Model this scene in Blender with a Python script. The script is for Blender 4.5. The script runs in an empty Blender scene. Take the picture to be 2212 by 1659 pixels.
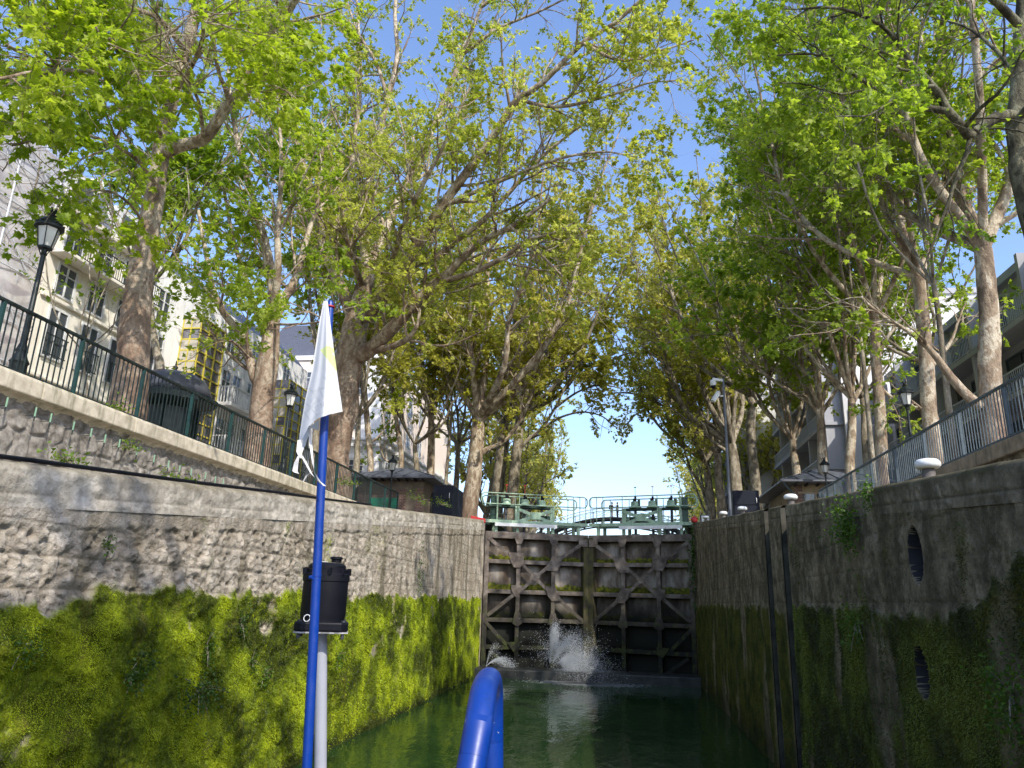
import bpy, bmesh, math, random
import numpy as np
from mathutils import Vector, Matrix
R_ = math.radians
scene = bpy.context.scene
COL = scene.collection

# ------------------------------------------------------------------ camera
FPX, CXP, CYP, CAMZ = 1600.0, 1106.0, 829.5, 2.63
PSI, TH, RHO = 0.15072, 0.28348, 0.03
Fv = np.array([-math.sin(PSI)*math.cos(TH), math.cos(PSI)*math.cos(TH), math.sin(TH)])
_r0 = np.cross(Fv, [0, 0, 1]); _r0 /= np.linalg.norm(_r0); _u0 = np.cross(_r0, Fv)
Rv = _r0*math.cos(RHO)+_u0*math.sin(RHO); Uv = -_r0*math.sin(RHO)+_u0*math.cos(RHO)
CAM = np.array([0, 0, CAMZ])
def ray(x, y): return Fv+Rv*((x-CXP)/FPX)-Uv*((y-CYP)/FPX)
def atY(x, y, Y):
    r = ray(x, y); return CAM+r*(Y/r[1])
def atX(x, y, X):
    r = ray(x, y); return CAM+r*(X/r[0])
cd = bpy.data.cameras.new('camera'); cam = bpy.data.objects.new('camera', cd); COL.objects.link(cam)
cd.sensor_width = 36; cd.lens = FPX*36/2212; cd.clip_start = 0.05; cd.clip_end = 3000
cam.matrix_world = Matrix(((Rv[0], Uv[0], -Fv[0], 0), (Rv[1], Uv[1], -Fv[1], 0), (Rv[2], Uv[2], -Fv[2], CAMZ), (0, 0, 0, 1)))
scene.camera = cam

# ------------------------------------------------------------------ noise
def _h(ix, iy, seed):
    n = (ix.astype(np.int64)*374761393 + iy.astype(np.int64)*668265263 + seed*974634541) & 0xffffffff
    n = ((n ^ (n >> 13))*1274126177) & 0xffffffff
    n = (n ^ (n >> 16)) & 0xffffff
    return n/float(0xffffff)
def vnoise(x, y, seed=0):
    x = np.asarray(x, float); y = np.asarray(y, float)
    ix = np.floor(x); iy = np.floor(y); fx = x-ix; fy = y-iy
    fx = fx*fx*(3-2*fx); fy = fy*fy*(3-2*fy)
    a = _h(ix, iy, seed); b = _h(ix+1, iy, seed); c = _h(ix, iy+1, seed); d = _h(ix+1, iy+1, seed)
    return (a*(1-fx)+b*fx)*(1-fy)+(c*(1-fx)+d*fx)*fy
def fbm(x, y, seed=0, o=4, g=.5):
    s = 0; a = 1; t = 0
    for k in range(o):
        s = s+a*vnoise(x*2**k+17*k, y*2**k+31*k, seed+k); t += a; a *= g
    return s/t

# ------------------------------------------------------------------ mesh builder
def _nrm(v):
    v = np.asarray(v, float); return v/(np.linalg.norm(v)+1e-12)
class MB:
    def __init__(s): s.v = []; s.f = []
    def add(s, vs, fs):
        o = len(s.v); s.v += [tuple(map(float, p)) for p in vs]; s.f += [tuple(i+o for i in q) for q in fs]; return s
    def box(s, c, d, rot=None):
        x, y, z = d[0]/2, d[1]/2, d[2]/2
        P = np.array([(-x,-y,-z),(x,-y,-z),(x,y,-z),(-x,y,-z),(-x,-y,z),(x,-y,z),(x,y,z),(-x,y,z)])
        if rot is not None: P = P@np.array(rot).T
        return s.add(P+np.array(c), [(3,2,1,0),(4,5,6,7),(0,1,5,4),(1,2,6,5),(2,3,7,6),(3,0,4,7)])
    def bb(s, x0, x1, y0, y1, z0, z1):
        return s.box(((x0+x1)/2,(y0+y1)/2,(z0+z1)/2),(x1-x0,y1-y0,z1-z0))
    def beam(s, a, b, w, h, up=(0,0,1)):
        a = np.array(a, float); b = np.array(b, float); t = _nrm(b-a); x = np.cross(up, t)
        if np.linalg.norm(x) < 1e-4: x = np.cross((1,0,0), t)
        x = _nrm(x); y = np.cross(t, x)
        P = [p+x*sx*w/2+y*sy*h/2 for p in (a, b) for sx, sy in ((-1,-1),(1,-1),(1,1),(-1,1))]
        return s.add(P, [(3,2,1,0),(4,5,6,7),(0,1,5,4),(1,2,6,5),(2,3,7,6),(3,0,4,7)])
    def tube(s, pts, r, n=8, cap=True, closed=False):
        P = [np.array(p, float) for p in pts]; K = len(P)
        rr = r if hasattr(r, '__len__') else [r]*K
        T = []
        for i in range(K):
            if closed: T.append(_nrm(P[(i+1)%K]-P[i-1]))
            else: T.append(_nrm(P[min(i+1,K-1)]-P[max(i-1,0)]))
        ref = np.array([0,0,1.]) if abs(T[0][2]) < .9 else np.array([1.,0,0])
        x = _nrm(np.cross(ref, T[0])); vs = []
        for i in range(K):
            x = _nrm(x-T[i]*np.dot(x, T[i])); y = np.cross(T[i], x)
            for k in range(n):
                a = 2*math.pi*k/n; vs.append(P[i]+(x*math.cos(a)+y*math.sin(a))*rr[i])
        fs = []
        for i in range(K if closed else K-1):
            j = (i+1) % K
            for k in range(n):
                k2 = (k+1) % n; fs.append((i*n+k, i*n+k2, j*n+k2, j*n+k))
        if cap and not closed:
            fs.append(tuple(range(n))[::-1]); fs.append(tuple((K-1)*n+k for k in range(n)))
        return s.add(vs, fs)
    def lathe(s, prof, c=(0,0,0), n=16, ph=0):
        vs = []; fs = []; K = len(prof)
        for r, z in prof:
            for k in range(n):
                a = 2*math.pi*k/n+ph; vs.append((c[0]+r*math.cos(a), c[1]+r*math.sin(a), c[2]+z))
        for i in range(K-1):
            for k in range(n):
                k2 = (k+1) % n; fs.append((i*n+k, i*n+k2, (i+1)*n+k2, (i+1)*n+k))
        fs.append(tuple(range(n))[::-1]); fs.append(tuple((K-1)*n+k for k in range(n)))
        return s.add(vs, fs)
    def prism(s, poly, ext):
        n = len(poly); P = [np.array(p, float) for p in poly]; e = np.array(ext, float)
        return s.add(P+[p+e for p in P], [tuple(range(n))[::-1], tuple(range(n, 2*n))]+[(i, (i+1)%n, n+(i+1)%n, n+i) for i in range(n)])
    def build(s, name, mat, parent=None, smooth=False, bevel=0, loc=None):
        me = bpy.data.meshes.new(name); me.from_pydata(s.v, [], s.f); me.update()
        bm = bmesh.new(); bm.from_mesh(me); bmesh.ops.recalc_face_normals(bm, faces=bm.faces[:]); bm.to_mesh(me); bm.free()
        return link(name, me, mat, parent, smooth, bevel, loc)
def link(name, me, mat, parent=None, smooth=False, bevel=0, loc=None):
    o = bpy.data.objects.new(name, me); COL.objects.link(o)
    for m in (mat if isinstance(mat, (list, tuple)) else [mat]): me.materials.append(m)
    if parent: o.parent = parent
    if loc is not None: o.location = loc
    if smooth:
        me.polygons.foreach_set('use_smooth', [True]*len(me.polygons))
        if smooth == 'auto':
            try: me.set_sharp_from_angle(angle=R_(40))
            except Exception: pass
    if bevel:
        b = o.modifiers.new('bevel', 'BEVEL'); b.width = bevel; b.segments = 2; b.limit_method = 'ANGLE'
    return o
def np_mesh(name, V, F, attrs=None):
    """V (n,3), F (m,k) all the same length"""
    V = np.ascontiguousarray(V, dtype=np.float32); F = np.ascontiguousarray(F, dtype=np.int32)
    me = bpy.data.meshes.new(name); me.vertices.add(len(V)); me.vertices.foreach_set('co', V.ravel())
    m, k = F.shape
    me.loops.add(m*k); me.loops.foreach_set('vertex_index', F.ravel())
    me.polygons.add(m); me.polygons.foreach_set('loop_start', np.arange(0, m*k, k, dtype=np.int32))
    for an, dat in (attrs or {}).items():
        a = me.attributes.new(an, 'FLOAT', 'POINT'); a.data.foreach_set('value', np.ascontiguousarray(dat, dtype=np.float32).ravel())
    me.update(calc_edges=True)
    return me
def grid_faces(nu, nv):
    i = np.arange(nu-1)[:, None]*nv+np.arange(nv-1)[None, :]
    i = i.ravel(); return np.stack([i, i+nv, i+nv+1, i+1], 1)
def tag(o, label=None, cat=None, group=None, kind=None):
    if label: o['label'] = label
    if cat: o['category'] = cat
    if group: o['group'] = group
    if kind: o['kind'] = kind
    return o
def thing(name, label, cat, loc=(0,0,0), rz=0, group=None):
    o = bpy.data.objects.new(name, None); COL.objects.link(o); o.empty_display_size = .2
    o.location = loc; o.rotation_euler = (0, 0, rz)
    return tag(o, label, cat, group)
KIDS = lambda o: [c for c in COL.objects if c.parent == o]
def dup(root, loc, rz=0, label=None, scale=1, name=None):
    kids = list(root.children)
    r = root.copy(); COL.objects.link(r); r.location = loc; r.rotation_euler = (0, 0, rz); r.scale = (scale,)*3
    if label: r['label'] = label
    for ch in kids:
        gk = list(ch.children)
        c = ch.copy(); COL.objects.link(c); c.parent = r
        for g in gk:
            d = g.copy(); COL.objects.link(d); d.parent = c
    return r
def arc(c, r, a0, a1, n, ax, ay):
    c = np.array(c, float); ax = np.array(ax, float); ay = np.array(ay, float)
    return [c+ax*r*math.cos(a0+(a1-a0)*k/n)+ay*r*math.sin(a0+(a1-a0)*k/n) for k in range(n+1)]

# ------------------------------------------------------------------ materials
class NT:
    def __init__(s, name):
        s.m = bpy.data.materials.new(name); s.m.use_nodes = True; s.t = s.m.node_tree
        s.b = s.t.nodes['Principled BSDF']; s.out = s.t.nodes['Material Output']; s.tc = None
    def n(s, typ, **kw):
        x = s.t.nodes.new(typ)
        for k, v in kw.items():
            if k.startswith('i_'):
                key = k[2:].replace('_', ' '); x.inputs[key].default_value = v
            else: setattr(x, k, v)
        return x
    def l(s, a, b): s.t.links.new(a, b)
    def co(s, scale=(1,1,1), world=False):
        if world: src = s.n('ShaderNodeNewGeometry').outputs['Position']
        else: src = s.n('ShaderNodeTexCoord').outputs['Object']
        mp = s.n('ShaderNodeMapping'); mp.inputs['Scale'].default_value = scale; s.l(src, mp.inputs[0]); return mp.outputs[0]
    def noise(s, vec, scale, detail=5, rough=.55):
        x = s.n('ShaderNodeTexNoise'); x.inputs['Scale'].default_value = scale; x.inputs['Detail'].default_value = detail
        x.inputs['Roughness'].default_value = rough; s.l(vec, x.inputs['Vector']); return x.outputs['Fac']
    def ramp(s, fac, stops, interp='LINEAR'):
        x = s.n('ShaderNodeValToRGB'); cr = x.color_ramp; cr.interpolation = interp
        while len(cr.elements) < len(stops): cr.elements.new(.5)
        for e, (p, c) in zip(cr.elements, stops):
            e.position = p; e.color = (c, c, c, 1) if not hasattr(c, '__len__') else (*c, 1)
        s.l(fac, x.inputs[0]); return x.outputs[0]
    def mix(s, fac, a, b, mode='MIX'):
        x = s.n('ShaderNodeMix', data_type='RGBA', blend_type=mode)
        for sock, v in ((x.inputs[0], fac), (x.inputs[6], a), (x.inputs[7], b)):
            if isinstance(v, bpy.types.NodeSocket): s.l(v, sock)
            elif hasattr(v, '__len__'): sock.default_value = (*v, 1)
            else: sock.default_value = v if sock == x.inputs[0] else (v, v, v, 1)
        return x.outputs[2]
    def math(s, op, a, b=0.0, clamp=False):
        x = s.n('ShaderNodeMath', operation=op, use_clamp=clamp)
        for sock, v in ((x.inputs[0], a), (x.inputs[1], b)):
            if isinstance(v, bpy.types.NodeSocket): s.l(v, sock)
            else: sock.default_value = v
        return x.outputs[0]
    def attr(s, name): return s.n('ShaderNodeAttribute', attribute_name=name).outputs['Fac']
    def bump(s, h, strength=.5, dist=.02):
        x = s.n('ShaderNodeBump'); x.inputs['Strength'].default_value = strength; x.inputs['Distance'].default_value = dist
        s.l(h, x.inputs['Height']); s.l(x.outputs[0], s.b.inputs['Normal']); return x
    def set(s, col=None, rough=None, metal=None, spec=None):
        for k, v in (('Base Color', col), ('Roughness', rough), ('Metallic', metal), ('Specular IOR Level', spec)):
            if v is None: continue
            if isinstance(v, bpy.types.NodeSocket): s.l(v, s.b.inputs[k])
            else: s.b.inputs[k].default_value = (*v, 1) if hasattr(v, '__len__') else v
        return s.m
def simple(name, c1, c2=None, scale=6, rough=.6, metal=0, bump=.15, bscale=40, spec=.4, world=False, dirt=None):
    t = NT(name); v = t.co(world=world); c2 = c2 or tuple(x*.7 for x in c1)
    f = t.noise(v, scale); c = t.ramp(f, [(.35, c2), (.62, c1)])
    if dirt:
        st = t.noise(t.co((3, 3, .5), world=world), 1.6, 6, .65); c = t.mix(t.ramp(st, [(.5, 0), (.72, .75)]), c, dirt)
    if bump: t.bump(t.noise(v, bscale, 4), bump, .01)
    t.set(c, t.ramp(f, [(.3, min(1, rough+.12)), (.7, max(.05, rough-.08))]), metal, spec)
    return t.m
# ------------------------------------------------------------------ light
scene.view_settings.view_transform = 'Standard'; scene.view_settings.look = 'None'; scene.view_settings.exposure = 0
scene.cycles.use_denoising = True
scene.cycles.max_bounces = 6; scene.cycles.transparent_max_bounces = 12; scene.cycles.transmission_bounces = 6
scene.cycles.sample_clamp_indirect = 6
SUN = _nrm((.50, -.57, .65))
el = math.asin(SUN[2]); azr = math.atan2(SUN[0], SUN[1])
w = bpy.data.worlds.new('World'); scene.world = w; w.use_nodes = True
nt = w.node_tree; bg = nt.nodes['Background']
sky = nt.nodes.new('ShaderNodeTexSky'); sky.sky_type = 'NISHITA'; sky.sun_disc = False
sky.sun_elevation = el; sky.sun_rotation = azr; sky.air_density = 1.2; sky.dust_density = 1.6; sky.ozone_density = 2.0; sky.altitude = 50
gn = nt.nodes.new('ShaderNodeMix'); gn.data_type = 'RGBA'; gn.blend_type = 'MULTIPLY'; gn.inputs[0].default_value = 1; gn.inputs[7].default_value = (1.74, 1.82, 2.15, 1)
nt.links.new(sky.outputs[0], gn.inputs[6]); nt.links.new(gn.outputs[2], bg.inputs[0]); bg.inputs[1].default_value = .15
ld = bpy.data.lights.new('sun', 'SUN'); ld.energy = 5.0; ld.angle = R_(.53); ld.color = (1, .94, .84)
lo = bpy.data.objects.new('sun', ld); COL.objects.link(lo); lo.location = (40, -30, 50)
lo.rotation_euler = Vector(SUN).to_track_quat('Z', 'Y').to_euler()

# ------------------------------------------------------------------ shared materials
m_coping = simple('weathered_coping_stone', (.54,.48,.37), (.38,.33,.245), 5, .85, bump=.5, bscale=25, dirt=(.10,.10,.05))
m_concrete = simple('old_concrete', (.36,.33,.29), (.24,.22,.19), 3, .9, bump=.5, bscale=30, dirt=(.09,.085,.06))
t = NT('blue_gloss_paint'); v = t.co(); c = t.mix(t.noise(v, 4), (.003,.032,.205), (.004,.042,.27))
c = t.mix(t.ramp(t.noise(t.co((1,1,1)), 38, 3, .6), [(.715, 0), (.73, .8)]), c, (.40,.43,.46)); c = t.mix(t.ramp(t.noise(v, 11, 5, .7), [(.66, 0), (.72, .5)]), c, (.01,.03,.12))
t.bump(t.noise(v, 60, 3), .06, .005); t.set(c, t.ramp(t.noise(v, 14, 4), [(.35, .28), (.65, .48)]), 0, .5); m_blue = t.m
m_greypole = simple('light_grey_paint', (.33,.34,.37), (.29,.30,.33), 5, .45, bump=.05)
m_black = simple('black_plastic', (.0035,.004,.007), (.005,.0055,.009), 8, .5, bump=.08, bscale=200, spec=.22)
m_fence = simple('black_green_iron', (.010,.016,.015), (.018,.028,.026), 8, .5, bump=.1)
m_teal = simple('teal_green_iron', (.012,.05,.045), (.01,.03,.028), 8, .5, bump=.1)
m_bluegrey = simple('blue_grey_iron', (.07,.10,.12), (.05,.075,.09), 8, .5, bump=.1)
m_lamp = simple('lamp_black_green_iron', (.008,.012,.011), (.014,.019,.018), 10, .45, bump=.2)
m_lampglass = simple('milky_lamp_glass', (.62,.62,.58), (.5,.5,.46), 3, .25, bump=0)
m_gategreen = simple('pale_green_gate_paint', (.34,.47,.33), (.27,.38,.265), 6, .45, bump=.1, dirt=(.10,.15,.10))
m_gatedark = simple('dark_green_gate_paint', (.035,.075,.05), (.025,.05,.035), 6, .5, bump=.1)
m_white = simple('white_paint', (.78,.78,.76), (.66,.66,.63), 6, .5, bump=.05)
m_red = simple('red_paint', (.5,.03,.03), (.4,.03,.03), 6, .5)
m_iron = simple('dark_bridge_iron', (.05,.055,.06), (.03,.033,.037), 6, .5)
m_rail = simple('pale_bridge_railing', (.30,.33,.36), (.22,.25,.28), 6, .5)
m_alu = simple('aluminium_board', (.70,.70,.68), (.58,.58,.57), 4, .4, bump=.05)
m_box = simple('black_blue_sheet_steel', (.009,.011,.019), (.013,.015,.025), 3, .6, bump=.08, spec=.2)
m_zinc = simple('zinc_roof', (.10,.11,.13), (.07,.075,.09), 4, .45, bump=.1)
m_slate = simple('slate_mansard', (.13,.14,.18), (.10,.11,.14), 8, .5, bump=.2)
m_glass = NT('window_glass'); m_glass = m_glass.set((.07,.08,.09), .06, 0, .8)
m_skin = simple('skin', (.45,.28,.2), (.4,.25,.18), 5, .6, bump=0)

# bark of the plane trees
def bark(name, light, mid, dark, base):
    t = NT(name); v = t.co()
    v2 = t.co((1,1,.45))
    f = t.noise(v2, 3.2, 4, .5); f2 = t.noise(v, 9, 5, .6); f3 = t.noise(t.co((1,1,.6)), 1.3, 3)
    c = t.ramp(t.math('ADD', f, t.math('MULTIPLY', t.math('SUBTRACT', f2, .5), .18)), [(.38, dark), (.43, mid), (.50, mid), (.535, light), (.62, light), (.65, mid)])
    c = t.mix(t.ramp(f2, [(.4, 0), (.65, .5)]), c, dark)
    c = t.mix(t.ramp(t.attr('low'), [(.1, 0), (.9, .72)]), c, t.mix(t.ramp(f2, [(.4, 0.), (.6, 1.)]), base, tuple(x*.5 for x in base)))
    h = t.math('ADD', t.math('MULTIPLY', f, .7), t.noise(v2, 22, 5, .65))
    t.bump(h, 1., .05); t.set(c, .85, 0, .2); return t.m
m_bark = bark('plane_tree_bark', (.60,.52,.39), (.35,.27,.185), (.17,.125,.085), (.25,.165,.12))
m_bark2 = bark('shade_toned_plane_bark', (.42,.37,.28), (.26,.22,.155), (.12,.10,.07), (.15,.105,.08))  # darker copy of the plane bark, shade put into its tones
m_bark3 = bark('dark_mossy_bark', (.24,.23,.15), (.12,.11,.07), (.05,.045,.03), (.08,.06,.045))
def leafmat(name, cols, trans, tw=.5):
    t = NT(name); a = t.attr('leafv')
    c = t.ramp(a, [(0, cols[0]), (.5, cols[1]), (1, cols[2])])
    t.set(c, .5, 0, .35)
    tr = t.n('ShaderNodeBsdfTranslucent'); t.l(t.ramp(a, [(0, trans[0]), (1, trans[1])]), tr.inputs[0])
    mx = t.n('ShaderNodeMixShader'); mx.inputs[0].default_value = tw
    t.l(t.b.outputs[0], mx.inputs[1]); t.l(tr.outputs[0], mx.inputs[2]); t.l(mx.outputs[0], t.out.inputs[0]); return t.m
m_leaf = leafmat('spring_plane_leaves', [(.14,.17,.018),(.29,.32,.04),(.50,.50,.14)], [(.44,.55,.02),(.82,.86,.12)], .5)
m_leafy = leafmat('yellow_green_leaves', [(.21,.215,.03),(.39,.375,.06),(.55,.53,.17)], [(.58,.60,.04),(.88,.84,.18)], .5)
m_leafn = leafmat('bright_near_leaves', [(.10,.165,.010),(.20,.275,.016),(.36,.43,.05)], [(.32,.50,.012),(.62,.76,.035)], .52)
m_leafr = leafmat('fresh_green_leaves', [(.09,.15,.014),(.19,.265,.024),(.36,.42,.08)], [(.32,.50,.018),(.64,.78,.055)], .5)
m_ivy = leafmat('ivy_leaves', [(.018,.05,.008),(.04,.085,.014),(.08,.14,.024)], [(.05,.13,.012),(.12,.24,.02)], .35)
m_fern = leafmat('fern_green', [(.03,.07,.008),(.07,.14,.014),(.13,.22,.024)], [(.08,.19,.012),(.20,.36,.02)], .35)
m_weed = leafmat('weed_leaves', [(.06,.11,.01),(.11,.18,.02),(.18,.24,.03)], [(.18,.3,.02),(.3,.42,.03)], .4)
m_dk = simple('dark_inside', (.012,.012,.012), (.008,.008,.008), 3, .9, bump=0)
rng = np.random.default_rng(7)
XL, XR, YE = -5.2, 2.6, 28.0
def ztop(Y): return 3.2+.083*np.clip(Y, -60, 30.5)
ZQ = 5.7
# ------------------------------------------------------------------ wall materials
def wallmat(name, tones, mossc, dark, streak_amt, mossb, rgk=.45, mottle=.25):
    t = NT(name); P = t.co(world=True)
    f1 = t.noise(P, 1.1, 5, .6); f2 = t.noise(P, 14, 6, .65)
    c = t.ramp(t.math('ADD', t.math('MULTIPLY', f1, .55), t.math('MULTIPLY', f2, .45)), [(.36, tones[0]), (.5, tones[1]), (.62, tones[2])])
    lum = t.ramp(t.noise(P, 4.5, 4, .6), [(.3, .55), (.65, 1.15)]); c = t.mix(1.0, c, lum, 'MULTIPLY')
    st = t.noise(t.co((1.5, 1.5, .24), world=True), 1.3, 4, .55)
    c = t.mix(t.ramp(st, [(.50, 0), (.63, streak_amt)]), c, dark)
    # joints
    c = t.mix(t.math('MULTIPLY', t.attr('joint'), .72), c, tuple(x*.4 for x in dark))
    c = t.mix(t.math('MULTIPLY', t.attr('cav_shade'), .60), c, tuple(x*.7 for x in tones[0]))  # darkens the crevices: their shade is put into the stone colour
    # algae film under the moss line and moss itself
    m1 = t.noise(P, 2.0, 5, .6); m2 = t.noise(P, 30, 4, .7); m3 = t.noise(t.co((3,3,.5), world=True), 2.2, 5)
    mc = t.ramp(m1, [(.30, mossc[0]), (.45, mossc[1]), (.58, mossc[2]), (.74, mossc[3])])
    mc = t.mix(t.ramp(m2, [(.35, .75), (.65, 0)]), mc, tuple(x*.25 for x in mossc[0]))
    mc = t.mix(t.ramp(m3, [(.52, 0), (.70, .75)]), mc, mossc[4])
    c = t.mix(t.attr('moss'), c, mc)
    rg = t.n('ShaderNodeTexNoise', noise_type='RIDGED_MULTIFRACTAL'); rg.inputs['Scale'].default_value = 5.5; rg.inputs['Detail'].default_value = 7; t.l(t.co((1,1,1.5), world=True), rg.inputs['Vector']); rf = rg.outputs['Fac']
    bare = t.math('SUBTRACT', 1.0, t.attr('moss'), True)
    mo = t.noise(t.co((1,1,.75), world=True), 4.5, 9, .72); mo2 = t.noise(P, 1.5, 4, .6)
    c = t.mix(t.math('MULTIPLY', t.ramp(t.math('ADD', t.math('MULTIPLY', mo, .7), t.math('MULTIPLY', mo2, .3)), [(.44, 1), (.53, 0)]), t.math('MULTIPLY', bare, mottle)), c, dark)
    c = t.mix(t.math('MULTIPLY', t.ramp(rf, [(.25, 1), (.75, 0)]), t.math('MULTIPLY', bare, rgk)), c, tuple(x*.45 for x in tones[0]))
    c = t.mix(t.math('MULTIPLY', t.attr('wet'), .8, True), c, (.012,.016,.008))  # wet film at the waterline, plus shade painted inside the niches
    h = t.math('ADD', t.math('MULTIPLY', f2, .5), t.math('MULTIPLY', m2, mossb)); h = t.math('ADD', h, t.math('MULTIPLY', t.math('MULTIPLY', rf, bare), .8))
    t.bump(h, .9, .045); t.set(c, .92, 0, .15); return t.m
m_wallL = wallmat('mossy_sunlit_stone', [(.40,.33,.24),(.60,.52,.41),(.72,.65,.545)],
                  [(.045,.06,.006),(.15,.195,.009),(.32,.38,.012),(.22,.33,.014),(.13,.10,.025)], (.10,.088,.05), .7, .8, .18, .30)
m_wallR = wallmat('shade_toned_mossy_stone', [(.20,.165,.105),(.36,.30,.20),(.50,.43,.31)],  # darker copy of the left stone, the right wall's shade in its tones
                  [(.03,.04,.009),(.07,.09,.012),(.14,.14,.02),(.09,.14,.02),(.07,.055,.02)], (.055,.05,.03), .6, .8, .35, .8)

def courses(Y, Z, h, seed, wmin=.45, wvar=.5):
    """distance-to-joint fields of coursed ashlar"""
    r = np.floor(Z/h); v = Z/h-r
    wd = wmin+wvar*_h(r, r*0+5, seed); u0 = _h(r, r*0+9, seed)*3
    q = (Y+u0)/wd; b = np.floor(q); u = q-b
    return r, b, np.minimum(v, 1-v)*h, np.minimum(u, 1-u)*wd, _h(b, r, seed+3)
def mossline(Y, seed, amp):
    return 2.66+amp*(fbm(Y*1.1, Y*0, seed, 3)-.5)*2+.16*(fbm(Y*6, Y*0+3, seed+5, 3)-.45)
def plants_mask(Y, Z, seed): return fbm(Y*.9, Z*1.4, seed, 4)

# ---- left chamber wall
Yl = np.concatenate([np.arange(-6, 3.5, .12), np.arange(3.5, 13, .022), np.arange(13, 28.01, .04)])
nz = 235
wz = np.linspace(0, 1, nz)
Yg, Wg = np.meshgrid(Yl, wz, indexing='ij')
topL = ztop(Yg)-.40
Zg = -.6+Wg*(topL+.6)
r_, b_, dv, du, hb = courses(Yg, Zg, .29, 11, .34, .34)
near = np.clip((22-Yg)/10, .12, 1)
wrp = (fbm(Yg*6, Zg*6, 15, 3)-.5)*.05
ed = np.clip((np.minimum(dv*1.2, du)+wrp)/.05, 0, 1); ed = ed*ed*(3-2*ed)
rockn = fbm(Yg*4.6+hb*9, Zg*5.2, 3, 5, .66); rid = 1-np.abs(fbm(Yg*6+hb*5, Zg*8.5+Yg*2.5, 9, 4, .62)*2-1); pit = np.clip(fbm(Yg*12, Zg*15+Yg*4, 19, 3)-.56, 0, 1)
band = np.clip((Zg-(ztop(Yg)-.58+.16*(fbm(Yg*2.5, Yg*0, 33, 4)-.5)))/.03, 0, 1)
disp = (.3+.7*ed)*(.0+.13*(rockn-.36)+.065*(.3+hb)*(rid-.62)-.20*pit)*near*.85*(1-band)+band*.03
cav_shade = np.clip((.42-rockn)*3.2+pit*6+(1-ed)*.35+(.62-rid)*1.0, 0, 1)*near*(1-band)
joint = np.clip(1-np.minimum(dv*1.0, du*2.6+.005)/.017, 0, 1)*np.clip(fbm(Yg*1.3, Zg*3, 44, 3)*2.4-.35, 0, 1)
ml = mossline(Yg, 21, .10+.26*np.clip((9.5-Yg)/5, 0, 1))
patch = np.clip((fbm(Yg*1.0, Zg*1.0, 55, 5)-.60)*9, 0, 1)*np.clip((17-Yg)/5, 0, 1)*.75
edge = fbm(Yg*7, Zg*5, 61, 4)
moss = np.clip((ml-Zg)/.06+(edge-.5)*3, 0, 1)
hole = np.clip((.34-fbm(Yg*1.3, Zg*1.3, 77, 4))*12, 0, 1)*np.clip((Zg-.7)/.6, 0, 1)
moss = np.maximum(moss*(1-hole*.9), patch*np.clip(edge*2-.5, 0, 1))
lump = fbm(Yg*1.5+Zg*.7, Zg*2.4, 91, 5, .6)
mdisp = moss*(.02+.25*np.clip(lump-.36, 0, 1)*np.clip((24-Yg)/11, .12, 1)+.05*(fbm(Yg*9, Zg*9, 93, 3)-.4))
disp = disp*(1-moss*.75)+mdisp
wet = np.clip((.16+.10*fbm(Yg*3, Zg*0, 12, 2)-Zg)/.12, 0, 1)
V = np.stack([XL+disp, Yg, Zg], -1).reshape(-1, 3)
LW = thing('lock_wall', 'sunlit rough stone lock chamber wall covered in bright yellow green moss below', 'wall', (XL, 10, 0))
def put(me, name, mat, par, smooth=True):
    o = link(name, me, mat, None, smooth)
    if par is not None:
        o.parent = par; o.matrix_parent_inverse = Matrix.Translation(par.location).inverted()
    return o
def reparent(o, par):
    o.parent = par; o.matrix_parent_inverse = Matrix.Translation(par.location).inverted(); return o
put(np_mesh('masonry', V, grid_faces(len(Yl), nz)[:, ::-1], dict(moss=moss.ravel(), joint=joint.ravel(), wet=wet.ravel(), cav_shade=cav_shade.ravel())), 'masonry', m_wallL, LW)
# coping band with a rounded top running back under the ramp edge
def coping(Ys, X, sgn, hgt, seed, back, name, mat, par, proud=.035, rough=.02):
    prof = [(proud, 0, 0)]
    for k in range(1, 13): prof.append((proud, hgt*k/13*.8, 0))
    rr = .16*hgt/.4
    for k in range(6):
        a = k/5*math.pi/2; prof.append((proud-rr*(1-math.cos(a)), hgt*.8+(hgt*.2)*math.sin(a), 0))
    for k in range(1, 6): prof.append((proud-rr-back*k/5, hgt, 1))
    n = len(prof); A = np.array(prof)
    Yg, kk = np.meshgrid(Ys, np.arange(n), indexing='ij')
    dx = A[kk, 0]; dz = A[kk, 1]
    nz_ = fbm(Yg*1.2, dz*4, seed, 5)-.5; cr = fbm(Yg*8, dz*14, seed+3, 4)-.5
    flat = A[kk, 2]
    jt = np.abs((Yg/1.9+.3) % 1-.5)*1.9
    jm = np.clip(1-np.abs(jt)/.012, 0, 1)*0
    seam = np.clip(1-np.abs(dz-hgt*.30)/.012, 0, 1)*(fbm(Yg*2, Yg*0, seed+8, 3) > .38)
    X_ = X+sgn*(dx+(rough*2.2*nz_+rough*cr)*(1-flat)-.012*seam)
    Z_ = ztop(Yg)-hgt+dz+.02*nz_*(dz > hgt*.7)
    V = np.stack([X_, Yg, Z_], -1).reshape(-1, 3)
    F = grid_faces(len(Ys), n); F = F if sgn < 0 else F[:, ::-1]
    mo = np.clip((dz/hgt-.70)*6+nz_*2.5+cr*1.5, 0, 1)*.72
    return put(np_mesh(name, V, F, dict(moss=mo.ravel(), joint=(seam*.9).ravel(), wet=(0*mo).ravel())), name, mat, par)
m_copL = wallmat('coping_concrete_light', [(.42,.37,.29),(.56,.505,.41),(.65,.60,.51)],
                 [(.11,.09,.04),(.17,.14,.075),(.24,.20,.12),(.19,.17,.08),(.12,.09,.05)], (.20,.175,.13), .45, .2, .12)
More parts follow.
